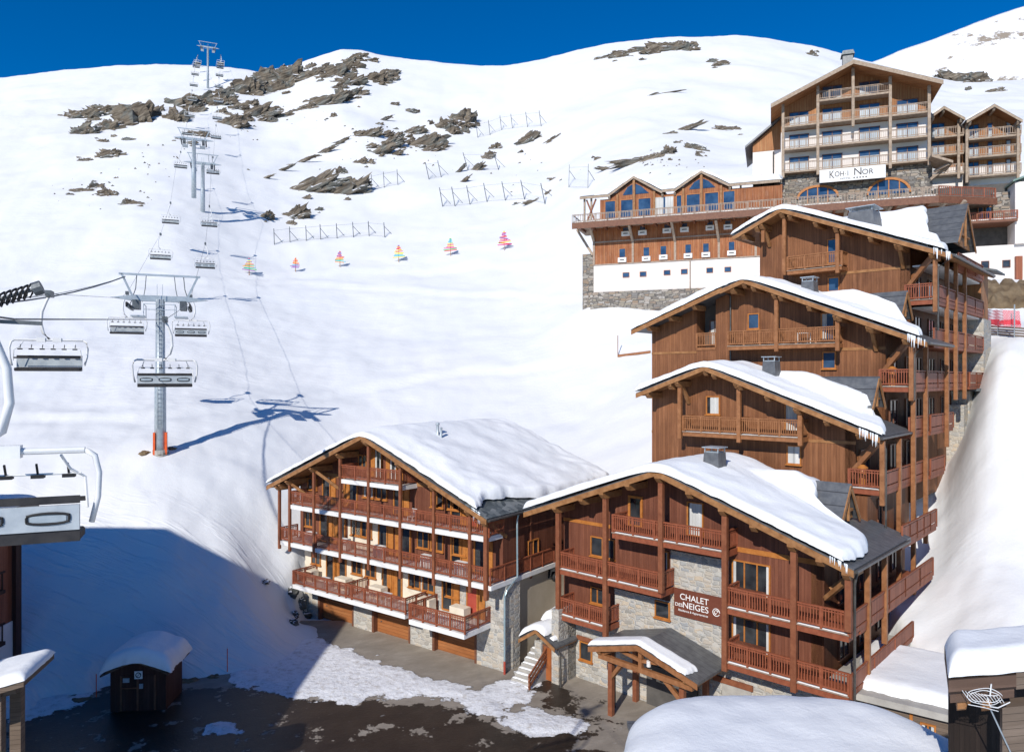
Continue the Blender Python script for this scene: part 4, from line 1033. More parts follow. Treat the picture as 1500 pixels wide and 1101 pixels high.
F4, f4, g4 = upper_block(26.2, 44.8, 'topmost of the four stepped timber chalets, large grey chimney on its roof', (1077, 347.5), (1147.5, 306), (1398, 372.5), 1113, LV[7], 8, 41,
    [(1153, 1233, LV[8], 0)],
    [(1212, 1226, 350, 386, dict(mull=0, glass='skyglass', kind='door')), (1213, 1230, 406, 427, dict(mull=0, glass='skyglass'))],
    [(1149, 403), (1227, 400), (1316, 367, 1), (1118, 355, 1)], (1266, 333, 2.0, 1.45, 3.4), (.2, 6.3, 2.6, 11.9, -9, 2.9),
    lambda d_: lerp([(-.5, .6), (.5, .5), (2.6, .1), (3.6, -.6), (4.2, -1.8), (12, -2.6)], d_), (1232, None), 12, -8, post_rng=(3.0,))
gallery(F4, [LV[7]], [.1], [14.2]); gallery(F4, [LV[5], LV[6], LV[8]], [9.6, 6, 6], [14.2, 14.2, 14.2])
def block4_extra():
    fr = F4; zr = 11.9
    # snow on the front slope of the cross gable
    def f(s_, d_): return zr-2.9*abs(d_-6.3)/2.6+.04 if abs(d_-6.3) > .5 else zr-2.9*.5/2.6*.6-.1
    def f_(s_, d_): x = abs(d_-6.3); return max(zr-1.115*(math.sqrt(x*x+.3)-.3), f4(s_))
    snow_part(fr, -10, lambda d_: -1.9+(6.3-d_)*.25, 2.6, 8.2, f_, .55, .4, 60, 30, 55, rag=.35)
    # back stone walls
    st = MB(); st.box(-6, fr.s(1441, 14.2), 14.2, 17, -9, 4.6); st.box(-2.2, fr.s(1420, 12.0), 12.0, 14.2, -12, -.9); st.box(-2.3, fr.s(1412, 10.6), 10.6, 12.0, -14, -1.9); fr.B(st, 'wall', M['stone'])
    wb = MB(); wb.box(-3, fr.s(1437, 14.4), 14.4, 17, 4.6, 8.2); fr.B(wb, 'wall', M['wall_gable'])
    rf = MB(); rf.prism([(-3, 9.1), (.9, 8.1), (.9, 8.25), (-3, 9.3)][::1], 14.0, 17.4); fr.B(rf, 'roof', M['shingle'])
    ed = MB(); ed.box(-.5, fr.s(1436, 12.0), 12.0, 14.2, -.9, -.7); fr.B(ed, 'ledge', M['steel_dark'])
    for fr_, idx in ((F2, (2,)), (F3, (3, 4)), (F4, (5, 6, 7))):
        for i in idx:
            u, zt, zb = POSTS_PX[i]; t = fr_.t(u, 0); post(fr_, 0, zb, min(zt, {F2: -3.3, F3: 2.0, F4: 8.2}[fr_] if True else zt), t, .24, 'post2')
    for fr_, zs_, ts in ((F2, (LV[3],), (1.8,)), (F3, (LV[5], LV[4], LV[3]), (1.8, 5.2)), (F4, (LV[7], LV[6], LV[5], LV[4]), (2.0, 5.4, 8.8, 11.8))):
        for z in zs_:
            for t in ts: side_window(fr_, t, z, -1.7, 1.6)
    iw = MB(); iw.box(-2.3, -1.68, 8.2, 14.2, -8, 8.6); fr.B(iw, 'wall', M['wall_brown'])
    pl = MB(); pl.box(-1.6, -.2, 1.3, 14.0, LV[8]-.12, LV[8]-.02); pl.box(-1.6, -.2, 1.3, 14.0, LV[7]-.12, LV[7]-.02); fr.B(pl, 'balcony_ceiling', M['slab'])
block4_extra()
for fr_, z, lb in ((F2, LV[3]+.3, 'orange lantern-like heater on the corner balcony of the second stepped chalet'), (F3, LV[5]+.3, 'orange lantern-like heater on the corner balcony of the third stepped chalet')):
    r = empty('patio_heater', fr_.w(-1.2, .7, z), fr_.rz, lb, 'heater')
    MB().tube([(0, 0, 0), (0, 0, .1), (0, 0, .85), (0, 0, .95)], [.2, .19, .15, .12], 10).build('body', M['frame'], r)
    MB().tube([(0, 0, .95), (0, 0, 1.0), (0, 0, 1.06), (0, 0, 1.2)], [.1, .28, .28, .1], 12).build('cap', M['frame'], r)
chair_table(F3, F3.s(1178, .5), .5, LV[6]+.26, 'paint_white', 'white folding table on the wide balcony of the third stepped chalet', None, 'table')
# ================================================================ the hotel
HF = Fr(50.8, 88.08, .9412, -.338, 20.0)
def hotel():
    fr = HF; fr.root('hotel', 'five storey hotel with a broad gable roof and long white name sign', 'hotel')
    dv = -1.6; D = 14
    (sL, zL), (sA, zA), (sR, zR) = fr.px(1129, 152, dv), fr.px(1250.5, 87, dv), fr.px(1382, 117, dv)
    fn = gable_roof(fr, sL, sA, sR, zL, zA, zR, dv, D, .3, 'metal', 'beam_hotel', .55)
    L = [26.6, 29.55, 32.5, 35.35]; W = 1.5
    a, b = fr.s(1144, W), fr.s(1363, W)
    m = MB(); m.prism([(a, L[2]-.1), (b, L[2]-.1), (b, fn(b)-.3), (sA, fn(sA)-.3), (a, fn(a)-.3)], W, D-1); fr.B(m, 'wall', M['wall_gable'])
    m = MB(); m.box(a, b, W+.03, D-1, L[0], L[2]-.1); fr.B(m, 'wall', M['white'])
    m = MB(); m.box(a-.2, b+.1, W-.5, D-1, 19, L[0]); fr.B(m, 'wall', M['stone_dark'])
    px5 = [1147, 1198, 1249.5, 1304, 1361]; S = [fr.s(u) for u in px5]
    bz = [L[0]-.6, L[0]-.6, L[2]-.8, L[0]-.6, L[0]-.6]
    for s_, z in zip(S, bz): post(fr, s_, z, fn(s_)-.4, 0, .34, 'beam_hotel')
    bays = [(0, 1, (0, 1, 2)), (1, 3, (0, 1, 2, 3)), (3, 4, (0, 1, 2))]
    for i, j, lv in bays:
        for k in lv:
            z = L[k]-(0 if j < 4 else .05)
            if i == 1 and k == 0: z -= .1
            mb = MB(); mb.box(S[i], S[j], 0, W, z, z+.25); fr.B(mb, 'balcony_floor', M['beam_hotel'])
            for q in range(i, j): railing(fr, (S[q], .06), (S[q+1], .06), z+.25, 'rail_hotel', h=1.05, sp=.22, bw=.04, posts=1.6)
    # glazed doors with white curtains behind
    cols = [(1156, 1185), (1204, 1234), (1258, 1289), (1313, 1345)]
    for c, (u0, u1) in enumerate(cols):
        for k, z in enumerate(L):
            if k == 3 and c not in (1, 2): continue
            window(fr, fr.s(u0, W), fr.s(u1, W), z+.3, z+2.35, W, 'window', .68, 'frame_dark', 'skyglass', 1, False, .09, side='low')
    for k in (0, 1):                   # dark surrounds on the plaster storeys
        pass
    # arches in the stone base
    for u0, u1, v0, v1 in ((1168, 1227, 273, 290), (1270, 1332, 262, 284)):
        s0, s1 = fr.s(u0, W), fr.s(u1, W); zc = fr.px((u0+u1)/2, v1, W-.5)[1]; zt = fr.px((u0+u1)/2, v0, W-.5)[1]
        g = MB(); n = 14; c = (s0+s1)/2; rx = (s1-s0)/2; rz = zt-zc
        pts = [(c+rx*math.cos(math.pi*k/n), zc+rz*math.sin(math.pi*k/n)) for k in range(n+1)]
        g.prism(pts[::-1][::-1], W-.56, W-.52); o = fr.B(g, 'window', M['skyglass'])
        f = MB()
        for p, q in zip(pts, pts[1:]): f.bar((p[0], W-.6, p[1]), (q[0], W-.6, q[1]), .2, .28)
        for k in (-.5, 0, .5): f.bar((c+rx*k, W-.6, zc-.8), (c+rx*k, W-.6, zc+rz*math.sqrt(1-k*k)), .12)
        fr.B(f, 'frame', M['frame'], o)
    # left side: lower volume, white with a boarded top and its own sloping roof
    s0 = fr.s(1103, 6); lv = MB(); lv.box(s0, a, 5, D-1, 20, 31.2); fr.B(lv, 'wall', M['white'])
    lw = MB(); z1 = fn(sL)-.6; lw.prism([(s0+.0, 31.2), (a, 31.2), (a, z1+.6), (s0, z1-2.4)], 4.95, D-1); fr.B(lw, 'wall', M['wall_gable'])
    lr = MB(); lr.prism([(s0-1.0, z1-3.0), (a, z1+.6), (a, z1+.9), (s0-1.0, z1-2.7)], 4.2, D); fr.B(lr, 'roof', M['metal'])
    dw = MB(); dw.tube([(fr.s(1133, 5), 4.9, 31), (fr.s(1133, 5), 4.9, 22)], .1); fr.B(dw, 'drainpipe', M['pipe_dark'])
    window(fr, s0+1.0, s0+1.4, 26, 28, 5, 'window', 0, 'frame_dark')
    # roof stack
    s_, z = fr.px(1242, 92, 3); st = MB(); st.box(s_-.6, s_+.6, 3, 4.2, fn(s_)-.3, fr.px(1242, 80, 3)[1])
    o = fr.B(st, 'chimney', M['zinc']); cp = MB(); zt = fr.px(1242, 80, 3)[1]
    cp.prism([(s_-.8, zt), (s_+.8, zt), (s_+.6, zt+.5), (s_-.6, zt+.5)], 2.8, 4.4); fr.B(cp, 'chimney_cap', M['steel_dark'], o)
    # name sign
    d_ = -.35; s0, zt = fr.px(1200.5, 249.5, d_); s1 = fr.px(1297.5, 241, d_)[0]; zb = fr.px(1200.5, 268, d_)[1]
    h = zt-zb; wd = s1-s0; g = MB(); g.box(s0, s1, d_, d_+.2, zb, zt); o = fr.B(g, 'sign', M['paint_white'])
    text_part(fr, 'K', s0+.155*wd, zb+.28*h, .58*h, d_-.002, 'letter_dark', o, width=.075*wd)
    text_part(fr, 'OH', s0+.235*wd, zb+.38*h, .40*h, d_-.002, 'letter_dark', o, width=.14*wd)
    text_part(fr, '·', s0+.395*wd, zb+.52*h, .08*h, d_-.002, 'letter_dark', o, width=.012*wd)
    text_part(fr, 'I', s0+.43*wd, zb+.38*h, .40*h, d_-.002, 'letter_dark', o, width=.010*wd)
    text_part(fr, 'N', s0+.53*wd, zb+.38*h, .55*h, d_-.002, 'letter_dark', o, width=.11*wd)
    text_part(fr, 'OR', s0+.65*wd, zb+.38*h, .40*h, d_-.002, 'letter_dark', o, width=.17*wd)
    text_part(fr, 'HOTEL', s0+.32*wd, zb+.12*h, .12*h, d_-.002, 'letter_dark', o, width=.16*wd)
    st = MB()
    for k in range(5):
        cx, cz, r = s0+wd*(.53+.045*k), zb+.18*h, .085*h
        st.prism([(cx+(r if q % 2 == 0 else r*.45)*math.sin(-q*math.pi/5), cz+(r if q % 2 == 0 else r*.45)*math.cos(q*math.pi/5)) for q in range(10)], d_-.02, d_-.002)
    fr.B(st, 'stars', M['letter_dark'], o)
    # small porch roof at the right
    pr = MB(); p0, z0 = fr.px(1361, 231, -.5); p1, z1 = fr.px(1392, 240, -.5)
    pr.prism([(p0, z0), (p0, z0-.3), (p1, z1-.3), (p1, z1)], -2, 2); fr.B(pr, 'porch_roof', M['beam_hotel'])
    brace(fr, (p1-.3, -.5, z1-.3), (p0+.4, .5, z0-2.4), 'beam_hotel', .3); brace(fr, (p1-.3, -1.6, z1-.3), (p1-1.6, 0, z0-1.6), 'beam_hotel', .25)
hotel()
def terrace():
    fr = Fr(50.8, 88.08, .9412, -.338, 20.0)
    fr.root('terrace', 'long timber sun terrace running under the hotel sign with grey brown railing', 'terrace')
    d0 = -6.5
    s0, z0 = fr.px(838, 321, d0); s1, _ = fr.px(1462, 277, -3.5); z = fr.px(1150, 303, d0)[1]
    s2 = fr.s(1375, d0)
    mb = MB(); pts = [(s0, d0), (s2, d0), (s1, -3.0), (s1, 1.0), (s0, 1.0)]
    n = len(pts); mb.v = [(p[0], p[1], z) for p in pts]+[(p[0], p[1], z-.35) for p in pts]
    mb.f = [tuple(range(n)), tuple(n+i for i in reversed(range(n)))]+[(i, n+i, n+(i+1) % n, (i+1) % n) for i in range(n)]; mb.mi = [0]*len(mb.f)
    fr.B(mb, 'deck', M['beam_hotel'])
    fa = MB(); fa.bar((s0, d0-.06, z-.45), (s2, d0-.06, z-.45), .12, .8); fa.bar((s2, d0-.06, z-.45), (s1, -3.1, z-.45), .12, .8); fr.B(fa, 'edge_beam', M['frame_dark'])
    k = 9
    for a in range(k): railing(fr, (s0+(s2-s0)*a/k, d0+.1), (s0+(s2-s0)*(a+1)/k, d0+.1), z, 'rail_hotel' if a % 2 else 'rail_hotel', h=1.05, sp=.30, bw=.07, posts=1.7)
    railing(fr, (s2, d0+.1), (s1-.1, -2.9), z, 'rail', h=1.1, sp=.25, posts=1.6); railing(fr, (s0+.1, d0+.1), (s0+.1, -.5), z, 'steel', h=1.05, sp=.5, posts=1.5)
    # icy fringe along the rail
    snow_part(fr, s0+.3, s2-.2, d0+.3, d0+1.6, lambda a, b: z, .3, .3, 80, 8, 5, rag=.2)
    for u in (1180, 1235, 1300, 1345, 1380, 1410):
        s_ = fr.s(u, d0); brace(fr, (s_+.4, d0+.6, z-.7), (s_-1.6 if u > 1290 else s_, -2.6, z-4.2), 'beam_hotel', .34)
    us = MB(); us.box(fr.s(1165, -2.5), fr.s(1400, -2.5), -2.4, 0, 10, z-.36); fr.B(us, 'wall', M['wall_hotel'])
    jo = MB()
    for a in range(26):
        q = s0+(s2-s0)*(a+.5)/26; jo.box(q-.12, q+.12, d0+.0, -2.4, z-.7, z-.36)
    fr.B(jo, 'joists', M['frame_dark'])
terrace()
def wing():
    fr = Fr(50.8, 88.08, .9412, -.338, 12.0)
    fr.root('hotel_wing', 'low hotel wing with two small glazed gables above rust coloured boards and a white base', 'hotel')
    W = -3.6
    a, zt = fr.px(868.5, 330, W); b = fr.s(1165, W); zt = fr.px(1000, 318, W)[1]
    zm = fr.px(1000, 381.5, W)[1]; zb = fr.px(940, 425.5, W)[1]; zg = fr.px(940, 457, W)[1]
    m = MB(); m.box(a, b, W, 2, zm, zt+.6); fr.B(m, 'wall', M['wall_hotel'])
    m = MB(); m.box(a+.1, b, W+.05, 2, zb, zm); fr.B(m, 'wall', M['white'])
    m = MB(); m.box(a-.3, b, W-.25, 2, zg-2.5, zb); m.box(a-1.6, a, W+.6, 8, zg-2, fr.px(860, 371, W)[1]); fr.B(m, 'wall', M['stone_dark'])
    # weathered batten lines
    t_ = MB(); zmid = fr.px(1000, 347, W)[1]; t_.box(a, b, W-.05, W-.003, zmid-.08, zmid+.08); t_.box(a, b, W-.06, W-.003, zm-.05, zm+.1); fr.B(t_, 'trim_board', M['rail_hotel'])
    def win(u, v0, v1, wpx, sill=True):
        s0, s1 = fr.s(u-wpx/2, W), fr.s(u+wpx/2, W); z1 = fr.px(u, v0, W)[1]+.12; z0 = fr.px(u, v1, W)[1]-.05
        o = window(fr, s0, s1, z0, z1, W+(.0 if sill else .05), 'window', 0, 'frame', 'skyglass', 0, False, .05)
        if sill:
            q = MB(); q.box(s0-.12, s1+.12, W-.3, W-.0, z0-.62, z0-.02); fr.B(q, 'planter_box', M['slab'], o)
            q = MB(); q.bar(((s0+s1)/2-.3, W-.32, z0-.32), ((s0+s1)/2+.3, W-.32, z0-.32), .02, .12); fr.B(q, 'emblem', M['letter_dark'], o)
    k = .2133
    for x, y in ((407, 487), (522, 480), (690, 466), (810, 459), (985, 446), (1108, 440)): win(830+x*k, 230+y*k, 230+(y+22)*k, 9.5)
    for x, y in ((383, 634), (548, 625), (665, 615), (835, 605), (957, 598), (1133, 586)): win(830+x*k, 230+y*k, 230+(y+55)*k, 9.5)
    for x, y in ((408, 798), (525, 792), (690, 782), (808, 775), (983, 766), (1107, 760)): win(830+x*k, 230+y*k, 230+(y+27)*k, 10, False)
    dp = MB(); s_ = fr.s(1011, W); dp.tube([(s_, W-.1, zm), (s_, W-.1, zb)], .07); fr.B(dp, 'drainpipe', M['rail_hotel'])
    # brackets below the terrace
    for u in (868, 925, 987, 1051, 1105): 
        s_ = fr.s(u+2, W); brace(fr, (s_-.2, -6.1, fr.px(u, 322, -6.1)[1]), (s_, W-.1, fr.px(u, 353, W)[1]), 'beam_hotel', .3)
        p_ = MB(); p_.box(s_-.14, s_+.14, W-.12, W-.002, zm, fr.px(u, 353, W)[1]); fr.B(p_, 'post', M['rail_hotel'])
    s_ = a-.1; brace(fr, (s_-2.2, W+.3, zt-.6), (s_, W+.3, zt-4.2), 'beam_hotel', .3)
    # upper part on the terrace, glazed
    U = -2.85; zd = fr.px(1150, 303, -6.5)[1]
    V_ = -3.3
    e0 = fr.px(850, 285, V_); prof_ = [fr.px(*p, V_) for p in ((892, 284), (928, 257.5), (970, 280))]; prof2 = [fr.px(*p, V_) for p in ((988, 277), (1027, 249.5), (1069, 270))]
    a, b = fr.s(879, U), fr.s(1146, U)
    m = MB(); ze = prof_[0][1]-.4
    m.box(a, b, U, 6, zd, ze-.2)
    for pr in (prof_, prof2): m.prism([(pr[0][0], ze-.2), (pr[2][0], ze-.2), (pr[2][0]-.1, pr[2][1]-.35), (pr[1][0], pr[1][1]-.35), (pr[0][0]+.1, pr[0][1]-.35)], U+.01, 6)
    fr.B(m, 'wall', M['wall_hotel'])
    # glass
    for u0, u1 in ((886, 902), (909, 928), (934.5, 954), (959, 987.5), (990.5, 999), (1005, 1026), (1032, 1053), (1059, 1077)):
        zz = fr.px((u0+u1)/2, 303-(u0-886)*.085, U)[1]+ .15; z1 = ze-.45
        window(fr, fr.s(u0, U), fr.s(u1, U), zd+.25, z1, U, 'window', .0 if u0 != 959 else .9, 'frame', 'skyglass', 0, False, .08)
    window(fr, fr.s(1092, U), fr.s(1110, U), zd+.3, zd+1.1, U, 'window', 0, 'frame_dark', 'skyglass', 0, False)
    for pr in (prof_, prof2):
        (l, zl), (c, zc), (r_, zr_) = pr
        g = MB(); g.prism([(l+1.8, ze+.15), (c-.2, ze+.15), (c-.2, zc-1.0), (c-.9, zc-1.35)][::1], U-.04, U-.0); g.prism([(c+.2, ze+.15), (r_-1.8, ze+.15), (c+.9, zc-1.35), (c+.2, zc-1.0)], U-.04, U-.0)
        fr.B(g, 'gable_glass', M['skyglass'])
        f = MB(); f.box(c-.16, c+.16, U-.3, U-.05, zd, zc-.4)
        for x in (l+1.1, r_-1.1): f.box(x-.14, x+.14, U-.25, U-.003, zd, ze+.3)
        fr.B(f, 'gable_frame', M['beam'])
        fb = MB()
        rf = MB(); th = .2
        for p, q in ((pr[0], pr[1]), (pr[1], pr[2])):
            rf.prism([p, (p[0], p[1]-th), (q[0], q[1]-th), q], V_, 7); fb.prism([(p[0], p[1]-.03), (p[0], p[1]-.36), (q[0], q[1]-.36), (q[0], q[1]-.03)], V_-.06, V_-.01)
        fr.B(rf, 'roof', M['metal']); fr.B(fb, 'verge_board', M['beam_hotel'])
        for s_, z in (pr[0], pr[1], pr[2]): purlin(fr, s_, z-.25, V_+.1, U+.1, 'beam_hotel')
        fzz = gable_z(l, c, r_, zl, zc, zr_, .6)
        snow_part(fr, l-.2, r_+.2, V_+.3, 9, lambda a_, b_: fzz(a_), .5, .5, 40, 20, c, rag=.25)
    # roof behind, sloping to the front eaves
    s0 = fr.s(849, V_); s1 = fr.s(1143, V_); ze2 = prof_[0][1]-.05; rf = MB(); yb = 9
    
    for p0, p1 in ((s0, prof_[0][0]+.3), (prof_[2][0]-.2, prof2[0][0]+.2), (prof2[2][0]-.2, s1)): rf.prism_x([(V_+.1, ze2-.2), (U+.05, ze2-.02), (U+.05, ze2+.18), (V_+.1, ze2)], p0, p1)
    rf.prism_x([(U+.06, ze2-.02), (yb, ze2+3.1), (yb, ze2+3.3), (U+.06, ze2+.18)], s0, s1); fr.B(rf, 'roof', M['shingle'])
    slope = lambda a_, b_: ze2+(b_-V_-.1)*3.3/(yb-V_-.1)
    snow_part(fr, lambda d_: lerp([(V_, s0+.3), (V_+1, s0+3), (V_+3, s0+2.6), (yb, s0+1.2)], d_), s1+.2, U+.1, yb+.3, slope, .7, .6, 90, 30, 91, rag=.5)
    [fr.B(MB().box(p0, p1, V_-.02, V_+.08, ze2-.35, ze2-.02), 'eave_board', M['beam_hotel']) for p0, p1 in ((s0, prof_[0][0]), (prof_[2][0], prof2[0][0]), (prof2[2][0], s1))]
    for k_, u in enumerate((856, 866, 1085)):
        s_ = fr.s(u, V_+.5); post(fr, s_, zd, ze2-.2, V_+.6, .24, 'beam_hotel')
    brace(fr, (fr.s(857, V_), V_+.4, zd+.4), (fr.s(872, V_), V_+.4, ze2-.4), 'post'); brace(fr, (fr.s(872, V_), V_+.5, zd+.4), (fr.s(858, V_), V_+.5, ze2-.4), 'post')
wing()
def side_chalet(eave_l, apex, eave_r, dep, floors, posts, wins, label, vb):
    fr = Fr(50.8, 88.08, .9412, -.338, 20)
    l, c, r_ = [fr.px(*p, dep-1.0) for p in (eave_l, apex, eave_r)]
    # own root at the left foot
    fr.root('balcony_house', label, 'building', 'gabled houses right of the hotel')
    fn = gable_roof(fr, l[0], c[0], r_[0], l[1], c[1], r_[1], dep-1.0, dep+8, .22, 'metal', 'beam_hotel', .4)
    W = dep+1.3; a, b = fr.s(eave_l[0]+4, W), fr.s(eave_r[0]-3, W); zz = fr.px(1450, 240, W)[1]
    m = MB(); m.prism([(a, zz), (b, zz), (b, fn(b)-.3), (c[0], fn(c[0])-.3), (a, fn(a)-.3)], W, dep+8); fr.B(m, 'wall', M['wall_gable'])
    m = MB(); m.box(a, b, W+.02, dep+8, 17, zz); fr.B(m, 'wall', M['white'])
    for v in floors:
        z = fr.px((eave_l[0]+eave_r[0])/2, v, dep)[1]; s0, s1 = fr.s(eave_l[0]+3, dep), fr.s(eave_r[0]-2, dep)
        q = MB(); q.box(s0, s1, dep, W, z, z+.25); fr.B(q, 'balcony_floor', M['beam_hotel']); railing(fr, (s0, dep+.06), (s1, dep+.06), z+.25, 'rail_hotel', h=1.05, sp=.25, bw=.06, posts=1.8)
        for u0, u1, c_ in wins: window(fr, fr.s(u0, W), fr.s(u1, W), z+.35, z+2.3, W, 'window', max(c_, .5), 'frame_dark', 'skyglass', 1 if u1-u0 > 12 else 0, False, .09, side='low')
    for u in posts: s_ = fr.s(u, dep); post(fr, s_, fr.px(u, vb, dep)[1], fn(s_)-.3, dep, .3, 'beam_hotel')
    for s_ in (l[0]+.4, c[0], r_[0]-.4): purlin(fr, s_, fn(s_)-.25, dep-.9, W, 'beam_hotel')
    fz = gable_z(l[0], c[0], r_[0], l[1], c[1], r_[1], .5)
    snow_part(fr, l[0], r_[0], dep-.4, dep+8.2, fz, .3, .4, 30, 20, apex[0], rag=.2)
side_chalet((1362, 170), (1383, 155), (1414, 172), 6, (201, 227.5, 256), (1404,), ((1364, 1384, .6),), 'narrow gabled balcony house squeezed between the hotel and its wider neighbour', 262)
side_chalet((1416, 176), (1456.8, 152), (1498, 175), 5.5, (202, 229, 257), (1416, 1491), ((1418, 1434, .6), (1446, 1454, .3), (1473, 1481, .9)), 'wider gabled balcony house at the right edge of the photo behind the hotel terrace', 268)
def right_low():
    fr = Fr(50.8, 88.08, .9412, -.338, 8)
    fr.root('terrace_house', 'white walled building with two small square windows under a stone arch and lower deck', 'building')
    d0 = -2
    s0, s1 = fr.s(1375, d0), fr.s(1520, d0); zt = fr.px(1450, 360, d0)[1]; zb = fr.px(1450, 412, d0)[1]
    m = MB(); m.box(s0, s1, d0, 4, zb-3, zt); fr.B(m, 'wall', M['white'])
    for u0, u1 in ((1437, 1449), (1468, 1480)): window(fr, fr.s(u0, d0), fr.s(u1, d0), fr.px(1450, 393, d0)[1], fr.px(1450, 382, d0)[1], d0, 'window', 0, 'frame_dark', 'glass', 0, False)
    rb = MB(); rb.box(fr.s(1486, d0), fr.s(1496, d0), d0-.5, d0-.05, fr.px(1490, 410, d0)[1], fr.px(1490, 376, d0)[1]); fr.B(rb, 'shutter', M['panel'])
    # recess and lower deck
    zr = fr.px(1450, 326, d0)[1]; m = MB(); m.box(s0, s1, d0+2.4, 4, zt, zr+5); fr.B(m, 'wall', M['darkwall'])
    z = fr.px(1450, 322, d0-1)[1]; q = MB(); q.box(fr.s(1412, d0-1), fr.s(1491, d0-1), d0-1, d0+2.4, z-.3, z); fr.B(q, 'balcony_floor', M['frame_dark'])
    railing(fr, (fr.s(1412, d0-1), d0-.9), (fr.s(1491, d0-1), d0-.9), z, 'rail', h=.95, sp=.2, posts=1.5)
    snow_part(fr, fr.s(1413, d0-1), fr.s(1490, d0-1), d0-.7, d0+.6, lambda a, b: z, .25, .3, 30, 6, 2)
    st = MB(); st.box(fr.s(1455, d0+1.4), fr.s(1483, d0+1.4), d0+1.4, 4, z, fr.px(1470, 281, d0+1.4)[1]); fr.B(st, 'wall', M['stone_dark'])
    for u0, u1 in ((1432, 1441), (1443, 1455)): window(fr, fr.s(u0, d0+2.3), fr.s(u1, d0+2.3), z+.1, z+2.2, d0+2.3, 'door', .2, 'frame', 'skyglass', 0, False)
    # white block and glazed corner at the photo's edge
    x0 = fr.s(1487, d0-.5); m = MB(); m.box(x0, x0+.9, d0-.5, 4, zt, fr.px(1490, 268, d0)[1]); m.box(x0+.9, x0+5, d0-.5, 4, zt, zt+1.0); fr.B(m, 'wall', M['white'])
    for k in range(3):
        zz = fr.px(1495, 340, d0)[1]+k*2.0; window(fr, x0+.95, x0+3.5, zz, zz+1.8, d0-.45, 'window', 0, 'frame_dark', 'skyglass', 1, False)
    gr = MB(); zz = fr.px(1490, 268, d0)[1]; gr.prism([(x0-.3, zz), (x0+5, zz+1.8), (x0+5, zz+2.0), (x0-.3, zz+.2)], d0-.9, 4); fr.B(gr, 'roof', M['green'])
right_low()
# ================================================================ small buildings in front
def patch_mesh(name, m, x0, x1, y0, y1, nx, ny, zf): pass
def shadow_building():
    r = empty('timber_lodge', (-42, 14, GZ), 0, 'tall timber lodge outside the left of the photo whose shadow covers the car park', 'building')
    m = MB(); m.box(-20, 15.2, -9, 8.2, 0, 20.6); m.build('wall', M['wall_red'], r)
    # hipped roof
    z0, z1 = 21.2, 28.9; x0, x1, y0, y1 = -21, 16.2, -10, 9; xa, ya = 3.2, 6.5-.0
    b = MB(); b.v = [(x0, y0, z0), (x1, y0, z0), (x1, y1, z0), (x0, y1, z0), (x0, ya, z1), (xa, ya, z1)]
    b.f = [(0, 1, 5, 4), (1, 2, 5), (2, 3, 4, 5), (0, 4, 3), (3, 2, 1, 0)]; b.mi = [0]*5; b.build('roof', M['metal'], r)
shadow_building()
def left_edge():
    r = empty('timber_house', (-30.15, 40.4, GZ), R(2), 'dark red timber house cut off by the left edge behind the big chair', 'building')
    m = MB(); m.box(-7, 1.2, -4, 1.9, .4, 10.4); m.build('wall', M['panel'], r)
    c = MB(); c.box(1.2, 1.45, 1.5, 2.0, 1.2, 10.4); c.build('post', M['hutwood'], r)
    for z in (3.3, 6.2):
        q = MB(); q.box(1.2, 1.7, -3.6, .2, z-.2, z); q.build('balcony_floor', M['hutwood'], r)
        q = MB(); q.bar((1.65, -3.6, z+1), (1.65, .2, z+1), .1); 
        for k in range(15): q.bar((1.65, -3.5+k*.25, z), (1.65, -3.5+k*.25, z+1), .06)
        q.build('railing', M['hutwood'], r)
    b = MB(); b.box(1.0, 1.26, -4.6, 2.0, .5, 4.0); b.build('plinth', M['white'], r)
    f = MB(); f.box(-7.6, 2.1, -5.1, 2.6, 10.4, 10.75); f.build('roof', M['beam_hotel'], r)
    fr = Fr(-30.15, 40.4, math.cos(R(2)), math.sin(R(2)), GZ); fr.r = r
    snow_part(fr, -7.7, 2.2, -5.2, 2.7, lambda a, b: GZ+10.76, .45, .5, 40, 24, 8, rag=.1)
left_edge()
